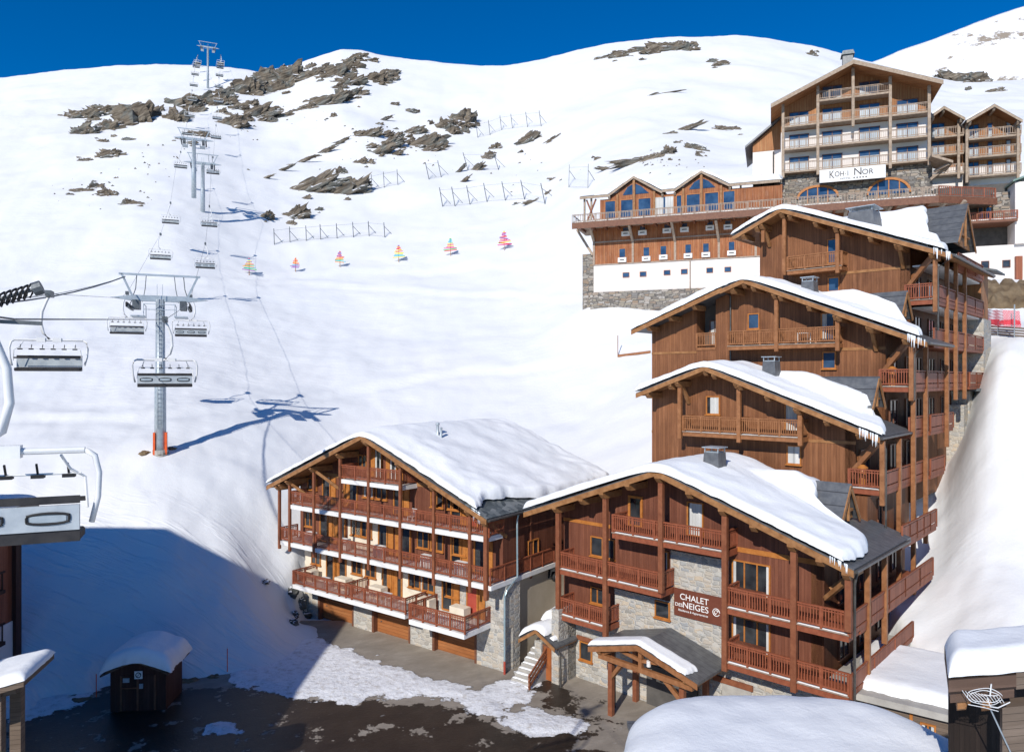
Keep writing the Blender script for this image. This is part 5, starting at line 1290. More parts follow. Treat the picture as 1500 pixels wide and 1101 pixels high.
def hut(label, X, Y, rz, w_, d_, h, rise):
    fr = Fr(X, Y, math.cos(rz), math.sin(rz), GZ); r = fr.root('wooden_hut', label, 'hut'); g = GZ
    a = w_/2
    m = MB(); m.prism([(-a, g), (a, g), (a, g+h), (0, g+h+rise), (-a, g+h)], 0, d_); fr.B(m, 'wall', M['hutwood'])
    ro = MB(); ov = .45; p = rise/a; ov = .32
    for sg in (-1, 1):
        e = (sg*(a+ov), g+h-ov*p); t = (0, g+h+rise+.02)
        ro.prism([(e[0], e[1]+.1), (e[0], e[1]), t, (t[0], t[1]+.1)], -.5, d_+.3)
    fr.B(ro, 'roof', M['plankbrown'])
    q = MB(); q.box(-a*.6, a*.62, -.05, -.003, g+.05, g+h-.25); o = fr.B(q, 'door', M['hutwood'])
    e = MB()
    for x in (-a*.6, 0, a*.62): e.box(x-.05, x+.05, -.09, -.052, g+.05, g+h-.25)
    e.box(-a*.55, .3, -.12, -.092, g+1.25, g+1.32); fr.B(e, 'door_frame', M['frame_dark'], o)
    for s0, z0, ww, hh, mm in ((-.15, h-.42, .42, .42, 'slab'), (-.75, h-.60, .34, .24, 'steel'), (.10, h-.95, .2, .26, 'steel')):
        s_ = MB(); s_.box(s0, s0+ww, -.13, -.10, g+z0, g+z0+hh); so_ = fr.B(s_, 'notice', M[mm])
        if ww > .4:
            c = MB(); c.tube([(s0+.21+.13*math.cos(k*math.pi/8), -.14, g+z0+.21+.13*math.sin(k*math.pi/8)) for k in range(17)], .022, 5); c.bar((s0+.12, -.14, g+z0+.12), (s0+.30, -.14, g+z0+.30), .03, .02); fr.B(c, 'no_parking_symbol', M['letter_dark'], so_)
    fz = lambda s_, y_: g+h+rise+.1-p*(math.sqrt(s_*s_+.5)-.35)
    snow_part(fr, -a-ov-.05, a+ov+.1, -.55, d_+.5, fz, .72, .55, 44, 34, 5, rag=.15, lump=.08)
    return fr
hut('dark brown wooden hut with a deep snow cap standing in the shade', -20.3, 39.3, R(5), 2.9, 2.4, 2.2, .62)
def gate_shelter():
    fr = Fr(-17.3, 24.2, math.cos(R(12)), math.sin(R(12)), GZ); fr.root('shelter', 'open wooden shelter with snow on its sloping roof at the lower left edge', 'shelter')
    g = GZ; zt = -9.9
    ro = MB(); ro.prism([(-3, zt-1.0), (1.35, zt), (1.35, zt+.18), (-3, zt-.82)], -1.2, 1.2); fr.B(ro, 'roof', M['plankgrey'])
    snow_part(fr, -3, 1.4, -1.25, 1.25, lambda a, b: zt+.18-1.0*(1.35-a)/4.35, .34, .35, 30, 20, 4, rag=.1)
    for x, y in ((.35, -.6), (.35, .8)): q = MB(); q.box(x-.17, x+.17, y-.17, y+.17, g, zt-.1); fr.B(q, 'post', M['plankgrey'])
    b = MB(); b.bar((-3, -.6, zt-1.1), (.9, -.6, zt-.25), .2, .3); fr.B(b, 'beam', M['plankgrey'])
gate_shelter()
def canopy(fr_parent):
    fr = Fr(14.8, 31.7, *E1, -18.2); fr.root('entrance_canopy', 'snow edged gabled timber canopy over the entrance below the name sign', 'canopy')
    d0 = -2.0; d1 = 1.3; G = -18.1
    (sL, zL), (sA, zA), (sR, zR) = fr.px(862, 962, d0), fr.px(934, 943, d0), fr.px(1022, 1000, d0)
    rt = (zA-zR)/(sR-sA); zL = zA-(sA-sL)*rt*.9
    fn = gable_roof(fr, sL, sA, sR, zL, zA, zR, d0, d1, .14, 'metal', 'post2', .34)
    nz_ = gable_z(sL, sA, sR, zL, zA, zR, .1)
    snow_part(fr, sL, sR-.6, d0-.08, d0+.95, nz_, .2, .2, 70, 14, 21, rag=.25)
    for x in (sL+1.0, sR-1.2):
        q = MB(); q.box(x-.13, x+.13, d0+.55, d0+.81, G, fn(x)-.3); fr.B(q, 'post', M['post'])
        q = MB(); q.box(x-.13, x+.13, d1-.4, d1-.14, G, fn(x)-.3); fr.B(q, 'post', M['post'])
    zb = fn(sL+1.0)-.75
    for d_ in (d0+.3,):
        q = MB(); q.bar((sL+.5, d_, zb), (sR-.4, d_, zb-.15), .22, .26); fr.B(q, 'tie_beam', M['post2'])
        c = (sL+sR)/2; pts = [(sL+.7+(sR-sL-1.5)*k/12, d_, zb+.2+.75*math.sin(math.pi*k/12)) for k in range(13)]
        q = MB()
        for p, p2 in zip(pts, pts[1:]): q.bar(p, p2, .16, .26)
        fr.B(q, 'arch_beam', M['post2'])
        q = MB(); q.bar((sA, d_, zb), (sA, d_, zA-.35), .2); q.bar((sA, d_, zb+.4), (sA-1.3, d_, fn(sA-1.3)-.35), .16); q.bar((sA, d_, zb+.4), (sA+1.3, d_, fn(sA+1.3)-.35), .16); fr.B(q, 'king_post', M['post2'])
    for x in (sL+.6, sR-.7): purlin(fr, x, fn(x)-.2, d0+.05, d1, 'beam', .26, .38)
    q = MB(); q.tube([(sA+.5, d0+.25, zb+.55), (sA+.5, d0+.25, zb+.25)], .11, 10); fr.B(q, 'lamp', M['slab'])
    brace(fr, (sL+1.0, d0+.68, zb-1.2), (sL+2.0, d0+.4, zb), 'post2'); brace(fr, (sR-1.2, d0+.68, zb-1.2), (sR-2.2, d0+.4, zb-.1), 'post2')
    dp = MB(); dp.tube([(sL+.1, d0+.6, zL-.1), (sL+.6, d0+1.6, zL-.5), (sL+.6, d0+1.6, G)], .05); fr.B(dp, 'drainpipe', M['pipe_dark'])
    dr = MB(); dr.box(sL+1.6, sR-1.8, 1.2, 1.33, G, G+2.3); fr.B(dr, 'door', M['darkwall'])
canopy(F1)
def porch():
    fr = Fr(14.8, 31.7, *E1, -18.2); fr.root('stair_porch', 'small snow capped porch with orange door beside the outdoor stair', 'porch')
    d0 = -.9; G = -18.2
    (sL, zL), (sA, zA), (sR, zR) = fr.px(760, 934, d0), fr.px(785, 920, d0), fr.px(813, 948, d0)
    k_ = (zA-zL)/(sA-sL); 
    fn = gable_roof(fr, sL, sA, sR, zL, zA, zR, d0, 1.2, .12, 'metal', 'beam', .28)
    fz = gable_z(sL, sA, sR, zL, zA, zR, .3)
    snow_part(fr, sL, sA+.7, d0-.05, 1.2, fz, .35, .3, 30, 16, 6, rag=.1); snow_part(fr, sA+.9, sR-.3, d0+.2, 1.0, fz, .15, .25, 16, 12, 7, rag=.1)
    w_ = MB(); x0, x1 = fr.s(783, -.3), fr.s(793, -.3); x2, x3 = fr.s(808, -.3), fr.s(824, -.3)
    w_.box(x0, x1, -.3, 1.3, G, fn(sL)-.1); w_.box(x2, x3-.3, -.3, 1.3, G, fr.px(815, 890, 0)[1]); w_.box(x3-.3, fr.s(828, 1.0)+.3, .6, 3.6, G, fr.px(800, 893, 1)[1]); w_.box(x0, x3-.3, .6, 3.6, G, fr.px(800, 905, 1)[1]); fr.B(w_, 'wall', M['stone'])
    door(fr, x1, x2, G+.05, G+2.25, -.1, 'frame_dark', solid='doorwood')
    dp = MB(); xx = fr.s(822, -.4); dp.tube([(xx-.3, -.5, zR-.1), (xx, -.45, zR-.6), (xx, -.45, G+1.3)], .05); dp.tube([(xx, -.45, G+1.3), (xx, -.45, G)], .07); fr.B(dp, 'drainpipe', M['pipe_dark'])
    snow_part(fr, x0-.2, fr.s(828, 1.0)+.2, .5, 3.8, lambda a, b: fr.px(800, 905, 1)[1]+(b-.5)*.12, .55, .4, 24, 16, 12)
    fr2 = Fr(fr.w(fr.s(752, -.4), -.4, 0).x, fr.w(fr.s(752, -.4), -.4, 0).y, .80, .60, G)
    fr2 = Fr(*FL.w(1.2, .4, 0)[:2], .803, -.596, G)
    fr2.root('outdoor_stair', 'snow dusted concrete outdoor stair with red brown handrail between the two chalets', 'stairs')
    n = 11; s0 = MB()
    for k in range(n):
        s0.box(.0, 1.5, .0+k*.33, n*.33, G+k*.2, G+(k+1)*.2)
    fr2.B(s0, 'steps', M['concrete'])
    for k in range(n): snow_part(fr2, .05, 1.45, .02+k*.33, .02+k*.33+.22, lambda a, b, k=k: G+(k+1)*.2, .07, .08, 10, 4, k, rag=.12)
    for z in (.35, .65, .95):
        q = MB(); q.bar((1.55, -.1, G+z), (1.55, n*.33, G+z+n*.2), .07, .14); fr2.B(q, 'handrail', M['post'])
    for t in (0, .5, 1): q = MB(); q.box(1.5, 1.6, t*n*.33-.06, t*n*.33+.04, G+t*n*.2-.2, G+t*n*.2+1.1); fr2.B(q, 'post', M['post'])
porch()
def car():
    p = (5.4-2.6, 52.5, -13.0)
    r = empty('parked_car', (2.75, 50.8, -13.75), R(62), 'black car parked with snow on its roof behind the lowest stepped chalet', 'car')
    b = MB(); pr = [(-2.1, .35), (2.1, .35), (2.15, .8), (1.3, .98), (.6, 1.5), (-1.3, 1.52), (-2.0, 1.0)]
    b.prism(pr, -.85, .85); b.build('body', M['car'], r, bevel=.08)
    g = MB(); g.prism([(1.22, 1.0), (.62, 1.47), (-1.2, 1.47), (-1.75, 1.02)], -.87, .87); g.build('side_windows', M['glass'], r)
    g = MB(); g.quad((1.27, -.75, 1.02), (1.27, .75, 1.02), (.66, .68, 1.5), (.66, -.68, 1.5)); g.build('windscreen', M['skyglass'], r)
    for x in (-1.3, 1.35):
        for y in (-.88, .88):
            w_ = MB(); w_.tube([(x, y-.1, .33), (x, y+.1, .33)], .33, 16); o = w_.build('wheel', M['rubber'], r)
            h = MB(); h.tube([(x, y-.11, .33), (x, y+.11, .33)], .18, 10); h.build('rim', M['steel'], o)
    for y in (-.6, .6): h = MB(); h.box(2.1, 2.18, y-.18, y+.18, .68, .82); h.build('headlight', M['paint_white'], r)
    fr = Fr(2.75, 50.8, math.cos(R(62)), math.sin(R(62)), -13.75); fr.r = r
    snow_part(fr, -1.3, .6, -.7, .7, lambda a, c: -13.75+1.52, .2, .25, 20, 14, 3, rag=.05)
car()
def annex():
    fr = Fr(15.2, 33.0, .80, -.60, GZ); fr.root('annex', 'low flat roofed annex under smooth snow right of the lowest stepped chalet', 'building')
    zt = -14.35
    m = MB(); m.box(0, 10, 0, 6.5, GZ, zt); fr.B(m, 'wall', M['plankgrey'])
    ro = MB(); ro.box(-.3, 10.2, -.35, 6.8, zt, zt+.3); fr.B(ro, 'roof', M['concrete'])
    for s_ in (.8, 2.6, 5.0): q = MB(); q.box(s_, s_+.12, -.06, -.003, zt-2.2, zt); fr.B(q, 'post', M['frame'])
    window(fr, 3.0, 3.6, zt-1.2, zt-.4, 0, 'window', .5, 'frame')
    snow_part(fr, lambda d_: .3-.1*d_, 10.2, .25, 6.6, lambda a, b: zt+.3, .45, .7, 60, 40, 44, rag=.3, lump=.05)
annex()
def front_roof():
    r = Fr(3.3, 14.5, 1, 0, GZ); r.root('flat_roof_building', 'building under a broad smooth snow covered roof at the bottom of the photo', 'building')
    zt = -10.25
    m = MB(); m.box(.3, 8.3, -5.5, 6.6, GZ, zt); r.B(m, 'wall', M['plaster_tan'])
    q = MB(); q.box(0.1, 8.5, -6, 6.9, zt, zt+.15); r.B(q, 'roof', M['metal'])
    f0 = lambda d_: lerp([(-6, -.9), (4, -.6), (6, .0), (7.4, 1.3)], d_)
    f1 = lambda d_: lerp([(-6, 9.6), (0, 9.4), (4, 8.9), (6, 8.0), (7.2, 6.6)], d_)
    snow_part(r, f0, f1, -6.2, 7.6, lambda a, b: zt+.15, .95, 1.9, 70, 60, 17, rag=.15, lump=.05)
front_roof()
def right_hut():
    fr = Fr(9.05, 15.0, .985, .17, GZ); fr.skew = .80; fr.root('plank_hut', 'plank hut with thick snow roof and tangled white wire at the right edge', 'hut')
    zt = -6.22
    ro = MB(); ro.box(0, 1.62, -.0, 1.7, zt-.30, zt); ro.box(.04, 1.58, .06, 1.6, zt-.52, zt-.301); fr.B(ro, 'fascia', M['plankbrown'])
    w_ = MB(); w_.box(.1, 3.4, 1.5, 1.7, GZ, zt-.52); fr.B(w_, 'wall', M['underside'])  # back wall in near-black boards that stand in for shade
    w_ = MB(); w_.box(1.30, 1.9, .12, .5, GZ, zt-.75); fr.B(w_, 'post', M['plankgrey'])
    for x, l in ((.22, .32), (.42, .2), (.82, .38)): q = MB(); q.prism_x([(.15, zt-.52), (.15, zt-.52-l*.6), (.35, zt-.52-l), (.6, zt-.52-l), (.6, zt-.52)], x, x+(.12 if l < .3 else .22)); fr.B(q, 'bracket', M['beam'])
    snow_part(fr, .0, 3.0, -.0, 1.6, lambda a, b: zt+.02, .48, .35, 40, 30, 23, rag=.1, lump=.1, name='snow_cap')
    e = MB(); e.box(1.62, 3.0, .05, 1.7, zt-.35, zt); fr.B(e, 'fascia', M['plankgrey'])
    # wire tangle in loops
    random.seed(12); lg = MB(); cx, cz = .85, zt-.36
    for k in range(11):
        x = cx-.42+k*.075; lg.tube([(x-.12, -.10, cz+.16-.018*k), (x, -.14, cz+.02), (x+.13, -.10, cz-.10-.008*k)], .0075, 5)
    for a, b, ph in ((.42, .17, .2), (.36, .12, .5)):
        pts = [(cx+a*math.cos(t*.24+ph), -.12-.02*math.sin(t), cz+b*math.sin(t*.24+ph)-.12*math.cos(t*.24+ph)*a) for t in range(25)]
        lg.tube(pts, .008, 5)
    lg.tube([(cx-.4, -.12, cz-.13), (cx, -.14, cz-.22), (cx+.32, -.1, cz-.34)], .008, 5); lg.tube([(cx+.05, -.1, cz-.02), (cx+.12, -.15, cz-.2), (cx+.3, -.15, cz-.24), (cx+.6, -.1, cz-.17)], .014, 5)
    lg.tube([(cx+.15, -.1, cz+.24), (cx+.12, -.1, cz-.02)], .02, 6); fr.B(lg, 'light_wire', M['paint_white'])
    rod = MB(); rod.tube([(1.0, .0, zt-.7), (1.5, .1, zt-1.7)], .018); fr.B(rod, 'rod', M['steel'])
right_hut()
# snow stakes
for k, (u, v, h, lb) in enumerate(((141, 1020, 1.3, 'thin orange snow stake left of the snow capped hut'), (333, 985, 1.5, 'thin orange snow stake right of the snow capped hut'), (250, 1004, .8, 'short orange snow stake at the right corner of the snow capped hut'))):
    x, y = gp(u, v); r = empty('snow_stake', (x, y, GZ), 0, lb, 'stake')
    MB().tube([(0, 0, -.1), (0, 0, h)], .025, 6).build('pole', M['orange'], r); MB().tube([(0, 0, h), (0, 0, h+.12)], .03, 6).build('tip', M['paint_white'], r)

# ================================================================ chairlift
def lineL(Y): return -7.8-.41*Y
def lineR(Y): return -3.4-.392*Y
ZR = [(-6, .2), (11.5, .95), (39, 3.2), (60.5, 6.2), (66, 7.5), (108, 20.3), (130, 31), (145, 42.8), (165, 51), (200, 70), (235, 91), (265, 111), (290, 127.5), (330, 148), (345, 152)]
ZL = [(-6, -.5), (11.5, .6), (34, 4.0), (59, 6.6), (64, 7.6), (103, 20.6), (125, 30), (145, 43.0), (165, 52), (200, 71), (235, 91.5), (265, 111.5), (290, 127.8), (330, 148), (345, 152)]
LD = math.atan2(.93, .368) ; LROT = math.atan2(.368, .93)    # chairs face along the line
def tower(label, Y, h, base_z, wide=3.4, orange=False, shift=0):
    x = (lineL(Y)+lineR(Y))/2+shift
    r = empty('lift_tower', (x, Y, base_z), LROT, label, 'lift tower', 'chairlift towers')
    MB().tube([(0, 0, -1.5), (0, 0, h*.45), (0, 0, h*.46), (0, 0, h)], [.46, .44, .38, .34], 20).build('mast', M['steel'], r, smooth=True)
    if orange:
        for a in (-1, 1): q = MB(); q.box(a*.42-.1 if a < 0 else .36, a*.42+.1 if a > 0 else -.36, -.45, .3, -.2, 1.6); q.build('padding', M['orange'], r)
        q = MB(); q.tube([(0, 0, -1.0), (0, 0, .15)], .6, 16); q.build('footing', M['concrete'], r)
    q = MB(); q.prism([(-wide-.9, h+.05), (-wide+.8, h-.18), (wide-.8, h-.18), (wide+.9, h+.05), (wide-.8, h+.3), (-wide+.8, h+.3)], -.18, .18); q.build('crossarm', M['steel'], r)
    q = MB(); q.bar((-wide-.3, 0, h+2.0), (wide+.3, 0, h+2.0), .16); q.build('service_beam', M['steel'], r)
    for a in (-1, 1):
        q = MB(); q.bar((a*(wide-.7), 0, h+.2), (a*(wide+.1), 0, h+2.0), .16); q.build('strut', M['steel'], r)
        q = MB(); q.tube([(a*(wide-1.0), .1, h+2.0), (a*(wide-.9), .3, h+.9), (a*(wide-.5), .4, h-.4)], .035, 5); q.tube([(a*(wide-1.7), .1, h+2.0), (a*(wide-1.6), .3, h+.9), (a*(wide-1.4), .4, h-.2)], .03, 5); q.build('cable_loop', M['steel_dark'], r)
        # sheave train
        cx = a*(wide-.55); o = MB(); o.bar((cx, -1.7, h-.75), (cx, 1.7, h-.75), .14, .22); o.bar((cx-a*.45, -.8, h-.5), (cx-a*.45, .8, h-.5), .5, .7); tr_ = o.build('sheave_train', M['steel_dark'], r)
        for k in range(8):
            y = -1.6+k*.457; MB().tube([(cx+a*.05, y, h-.62), (cx+a*.17, y, h-.62)], .2, 12).build('sheave', M['rubber'], tr_)
        o = MB(); o.box(cx-a*1.1, cx-a*.1, -1.0, 1.0, h-1.5, h-1.42); o.bar((cx-a*1.05, -1, h-1.5), (cx-a*1.05, -1, h-.5), .05); o.bar((cx-a*1.05, 1, h-1.5), (cx-a*1.05, 1, h-.5), .05)
        o.bar((cx-a*1.05, -1, h-.5), (cx-a*1.05, 1, h-.5), .05); o.build('maintenance_platform', M['steel'], r)
        q = MB(); q.bar((0, -.6, h-.9), (cx-a*1.0, -.6, h-.9), .05); q.bar((0, -.6, h-.45), (cx-a*1.0, -.6, h-.45), .05); q.build('walkway_rail', M['steel'], r)
    q = MB()
    for k in range(int((h-2)/.35)): q.bar((-.18, -.48, 2+k*.35), (.18, -.48, 2+k*.35), .03)
    q.bar((-.2, -.48, 2), (-.2, -.48, h+1.2), .035); q.bar((.2, -.48, 2), (.2, -.48, h+1.2), .035); q.build('ladder', M['steel'], r)
    return r
t1 = tower('nearest tall grey lift tower with orange pads round its foot', 60, 12.6, terr((lineL(60)+lineR(60))/2, 60), 2.75, True, .5)
pB = MB(); pB.box(.95, 1.2, -.12, -.05, 14.6-.55, 14.6-.25)
tower('grey lift tower halfway up the slope in front of its twin', 145, 10.2, on_terrain(292, 300)[2], 2.75)
tower('grey lift tower halfway up the slope just behind its twin', 152, 9.6, terr((lineL(152)+lineR(152))/2, 152), 2.75, shift=1.6)
tower('farthest lift tower standing on the skyline left of the rocks', 290, 16.5, terr((lineL(290)+lineR(290))/2, 290), 3.2)
def ground_patch():
    # bare earth at the foot of the near tower
    pass
def make_chair():
    r = empty('lift_chair', (0, 0, 0), 0, 'x', 'chairlift chair', 'six seat chairs hanging on the chairlift'); w_ = 1.38
    # origin at the grip on the rope
    g = MB(); g.box(-.12, .12, -.45, .3, -.14, .14); g.bar((0, -.45, 0), (0, -.15, -.02), .2); g.build('grip', M['steel_dark'], r)
    a = MB(); a.tube([(0, 0, .55), (.12, 0, .3), (.30, 0, -.2), (.34, 0, -.75), (.24, 0, -1.2), (0, 0, -1.48)], [.06, .065, .07, .07, .065, .06], 10); a.build('hanger_arm', M['paint_white'], r, smooth=True)
    b = MB(); b.tube([(-w_, 0, -1.52), (w_, 0, -1.52)], .055, 8); b.box(-.5, -.15, -.09, .09, -1.62, -1.42); b.box(.15, .5, -.09, .09, -1.62, -1.42); b.build('top_beam', M['paint_white'], r)
    for s_ in (-1, 1):
        q = MB(); q.tube([(s_*w_, 0, -1.52), (s_*(w_+.14), 0, -1.62), (s_*(w_+.2), .02, -1.9), (s_*(w_+.18), .05, -2.3), (s_*(w_+.08), .1, -2.72)], .045, 8); q.build('side_frame', M['paint_white'], r, smooth=True)
        q = MB(); q.tube([(s_*(w_-.35), .06, -1.6), (s_*(w_-.25), .25, -1.85), (s_*(w_-.05), .35, -2.0), (s_*(w_), .25, -2.5)], .022, 6); q.build('safety_bar', M['paint_white'], r)
    q = MB(); q.tube([(-w_+.1, .3, -1.93), (w_-.1, .3, -1.93)], .02, 6); q.build('foot_rest_bar', M['paint_white'], r)
    for k in range(6):
        x = -1.1+k*.44; q = MB(); q.box(x-.09, x+.09, .24, .40, -1.99, -1.93); q.bar((x, .3, -1.93), (x, .2, -1.75), .03); q.build('foot_rest', M['rubber'], r)
    s_ = MB(); s_.box(-w_+.05, w_-.05, -.12, .36, -2.98, -2.82); s_.build('seat', M['pad'], r, bevel=.03)
    c = MB(); c.box(-w_+.05, w_-.05, .33, .42, -2.40, -2.33); c.box(-w_+.05, w_-.05, -.16, -.11, -2.36, -2.24); c.build('backrest_pad', M['pad'], r)
    bk = MB(); bk.box(-w_+.05, w_-.05, -.19, -.12, -2.78, -2.38); bo = bk.build('backrest', M['chair_panel'], r)
    for x in (-.9, 0, .9):
        q = MB(); n = 20; q.tube([(x+.29*math.copysign(min(1, abs(math.cos(t*2*math.pi/n))*1.25), math.cos(t*2*math.pi/n)), -.20, -2.58+.085*math.sin(t*2*math.pi/n)) for t in range(n+1)], .022, 6); q.build('slot_rim', M['rubber'], bo)
        q = MB(); q.box(x-.25, x+.25, -.205, -.188, -2.64, -2.53); q.build('slot', M['steel'], bo)
    q = MB(); q.box(-w_+.05, w_-.05, -.16, -.1, -2.97, -2.79); q.build('seat_back_edge', M['pad'], r)
    for c_ in bpy.data.objects:
        if c_.parent == r and c_.name.split('.')[0] not in ('grip', 'spring', 'grip_lever'):
            for v_ in c_.data.vertices: v_.co.z -= .65
            for e_ in bpy.data.objects:
                if e_.parent == c_:
                    for v_ in e_.data.vertices: v_.co.z -= .65
    return r
ch0 = make_chair(); KD = {}
for c in bpy.data.objects:
    if c.parent: KD.setdefault(c.parent.name, []).append(c)
chairs = [('R', 11.3, 'huge near chair cut off by the left edge, seen from behind its black seat'), ('R', 39, 'chair hanging in front of the nearest lift tower mast'), ('L', 34, 'chair at far left just above the huge near chair'),
    ('L', 64, 'chair directly left of the nearest tower mast under its crossarm'), ('R', 66, 'chair directly right of the nearest tower mast under its crossarm'),
    ('L', 103, 'left chair of the pair just above the nearest tower'), ('R', 107, 'right chair of the pair just above the nearest tower'),
    ('L', 126, 'left chair of the pair just below the twin towers'), ('R', 130, 'right chair of the pair just below the twin towers'),
    ('L', 163, 'left chair of the pair hanging beside the heads of the twin towers'), ('R', 160, 'right chair of the pair hanging beside the heads of the twin towers'),
    ('L', 200, None), ('R', 200, None), ('L', 222, None), ('R', 222, None), ('L', 243, None), ('R', 243, None), ('L', 262, None), ('R', 262, None), ('L', 279, None), ('R', 279, None), ('L', 296, None), ('R', 296, None), ('L', 310, None), ('R', 310, None), ('L', 322, None), ('R', 322, None)]
ORD = 'first second third fourth fifth sixth seventh eighth ninth'.split(); cnt = {'L': 0, 'R': 0}
for k, (sd, Y, lb) in enumerate(chairs):
    o = ch0 if k == 0 else copy_tree(ch0, None, KD)
    x = lineR(Y) if sd == 'R' else lineL(Y); z = lerp(ZR if sd == 'R' else ZL, Y)
    if k == 0: x -= .42; z += .08
    o.location = (x, Y, z); o.rotation_euler = (0, 0, LROT+(0 if sd == 'R' else math.pi))
    if sd == 'L': o.rotation_euler = (0, 0, LROT+math.pi)
    if not lb:
        lb = 'small distant chair, %s on the %s rope counting upward from the twin towers' % (ORD[cnt[sd]], 'left' if sd == 'L' else 'right'); cnt[sd] += 1
    o['label'] = lb
def near_grip(r):
    g = MB(); n_ = 60; g.tube([(.02+.011*k+.085*math.cos(k*.9)*.5, -.1+.12*math.sin(k*.9), .12+.0045*k+.12*math.cos(k*.9)) for k in range(n_)], .018, 6); g.build('spring', M['rubber'], r)
    g = MB(); g.tube([(-.1, -.1, .10), (.75, -.1, .42)], .03, 8); g.tube([(.68, -.1, .39), (.80, -.1, .44)], .11, 10); g.bar((.1, -.1, -.12), (.8, -.1, -.14), .06); g.build('grip_lever', M['steel_dark'], r)
near_grip(ch0)
def rope(label, f, Z, r_):
    m = MB(); pts = []
    ys = sorted(set([-6]+[y for y, z in Z]+[y for y in range(0, 345, 8)]))
    for y in ys:
        i = 0
        z = lerp(Z, y); pts.append((f(y), y, z))
    m.tube(pts, r_, 6); o = m.build('haul_rope', M['steel_dark']); tag(o, label, 'cable', 'ropes of the chairlift')
rope('left moving steel rope of the chairlift, chairs seen from the front', lineL, ZL, .014); rope('right moving steel rope of the chairlift, chairs seen from behind', lineR, ZR, .017)
def wire(label, pts, r_, m='steel_dark'):
    o = MB().tube(pts, r_, 6).build('signal_cable', M[m]); tag(o, label, 'cable')
tx = (lineL(60)+lineR(60))/2+.5; tz = terr(tx-.5, 60)
a = Vector((tx-2.5, 59.2, tz+14.4)); b = Vector((-26, 22, 2.6))
wire('thick drooping signal cable from the tower top to the left edge', [a.lerp(b, t/12)-Vector((0, 0, 2.3*4*(t/12)*(1-t/12)*.55)) for t in range(13)], .05)
b = Vector((-27, 26, 2.9)); wire('thin drooping signal cable running beside the thick one to the tower top', [a.lerp(b, t/12)-Vector((0, 0, 1.2*(t/12)*(1-t/12)*4*.8)) for t in range(13)], .02)

# ================================================================ avalanche fences, plank trees, rocks
def fence_row(pts, h, label, lean=0, dark=True):
    """posts at ground pixels with a stay behind and netting between; one fence per row"""
    P = [on_terrain(u, v, 70) for u, v in pts]; r = empty('snow_fence', P[0], 0, label, 'snow fence')
    for i, p in enumerate(P):
        q = p-P[0]; top = q+Vector((lean*h, .25*h, h))
        MB().bar(q-Vector((0, 0, .4)), top, .13).build('post', M['steel_dark'], r)
        MB().bar(q+(top-q)*.75, q+Vector((.32*h, .9*h*.6, terr(p.x+.32*h, p.y+.54*h)-p.z+.05)), .08).build('stay', M['steel_dark'], r)
    for p, q in zip(P, P[1:]):
        a, b = p-P[0], q-P[0]; ta, tb = a+Vector((lean*h*.9, .22*h, h*.88)), b+Vector((lean*h*.9, .22*h, h*.88))
        m = MB(); m.quad(a+Vector((0, 0, .25)), b+Vector((0, 0, .25)), tb, ta); m.build('net', M['net'], r)
        w_ = MB(); w_.bar(ta, tb, .035); w_.bar(a+Vector((0, 0, .25)), b+Vector((0, 0, .25)), .035); w_.build('wire', M['steel_dark'], r)
fence_row([(402, 358), (425, 355), (449, 353), (470, 351), (494, 349.5), (518, 347.5), (541, 346), (564, 348)], 3.4, 'long snow fence just above the row of colourful plank trees', -.12)
fence_row([(649, 303), (667, 302), (689, 300), (714, 296), (741, 294), (769, 292.5), (799, 299)], 5.0, 'long snow fence in the middle of the slope left of the hotel wing', -.2)
fence_row([(700, 202), (718, 198), (735, 191), (751, 188.5), (773, 186), (793, 185)], 5.6, 'uppermost snow fence near the dark rocks below the skyline', -.12)
fence_row([(545, 279), (563, 275), (583, 271)], 4.5, 'short three post snow fence beside the two long slanting boulders', -.1)
fence_row([(629, 263), (647, 260)], 5.0, 'short two post snow fence under the flat boulders', -.25)
fence_row([(686, 249), (731, 249)], 5.4, 'two post snow fence on either side of a thin rock rib', -.3)
fence_row([(833, 275), (861, 276)], 5.6, 'two post snow fence standing behind the left end of the hotel wing', .05)
def plank_tree(u, v, h, seed, label):
    random.seed(seed); p = on_terrain(u, v, 70); r = empty('plank_tree', p, 0, label, 'wooden tree', 'colourful plank trees along the piste')
    h *= 1.0; MB().bar((0, 0, -.3), (0, 0, h), .1).build('trunk', M['beam'], r)
    n = 11
    for k in range(n):
        t = k/(n-1); z = h*(.30+.66*t); w_ = h*.36*(1-t*.85)*(.75+.5*random.random()); off = (random.random()-.5)*w_*.35
        a = random.uniform(-.16, .16); MB().bar((-w_+off, -.09, z-a*w_), (w_+off, -.09, z+a*w_), .05, h*.045).build('plank', M['ski%d' % random.randrange(7)], r)
for k, (u, v, h, lb) in enumerate(((365, 403, 3.0, 'colourful plank tree, first from the left, mostly green at the top'), (433, 398, 2.6, 'colourful plank tree, second from the left and smallest'), (498, 391, 3.0, 'colourful plank tree, third from the left, yellow plank at its base'),
    (584, 384, 3.3, 'colourful plank tree, third from the right end of the row'), (660, 374.5, 3.4, 'colourful plank tree, second from the right end with red planks'), (738.5, 367, 3.8, 'colourful plank tree, last on the right and tallest'))): plank_tree(u, v, h, 30+k, lb)
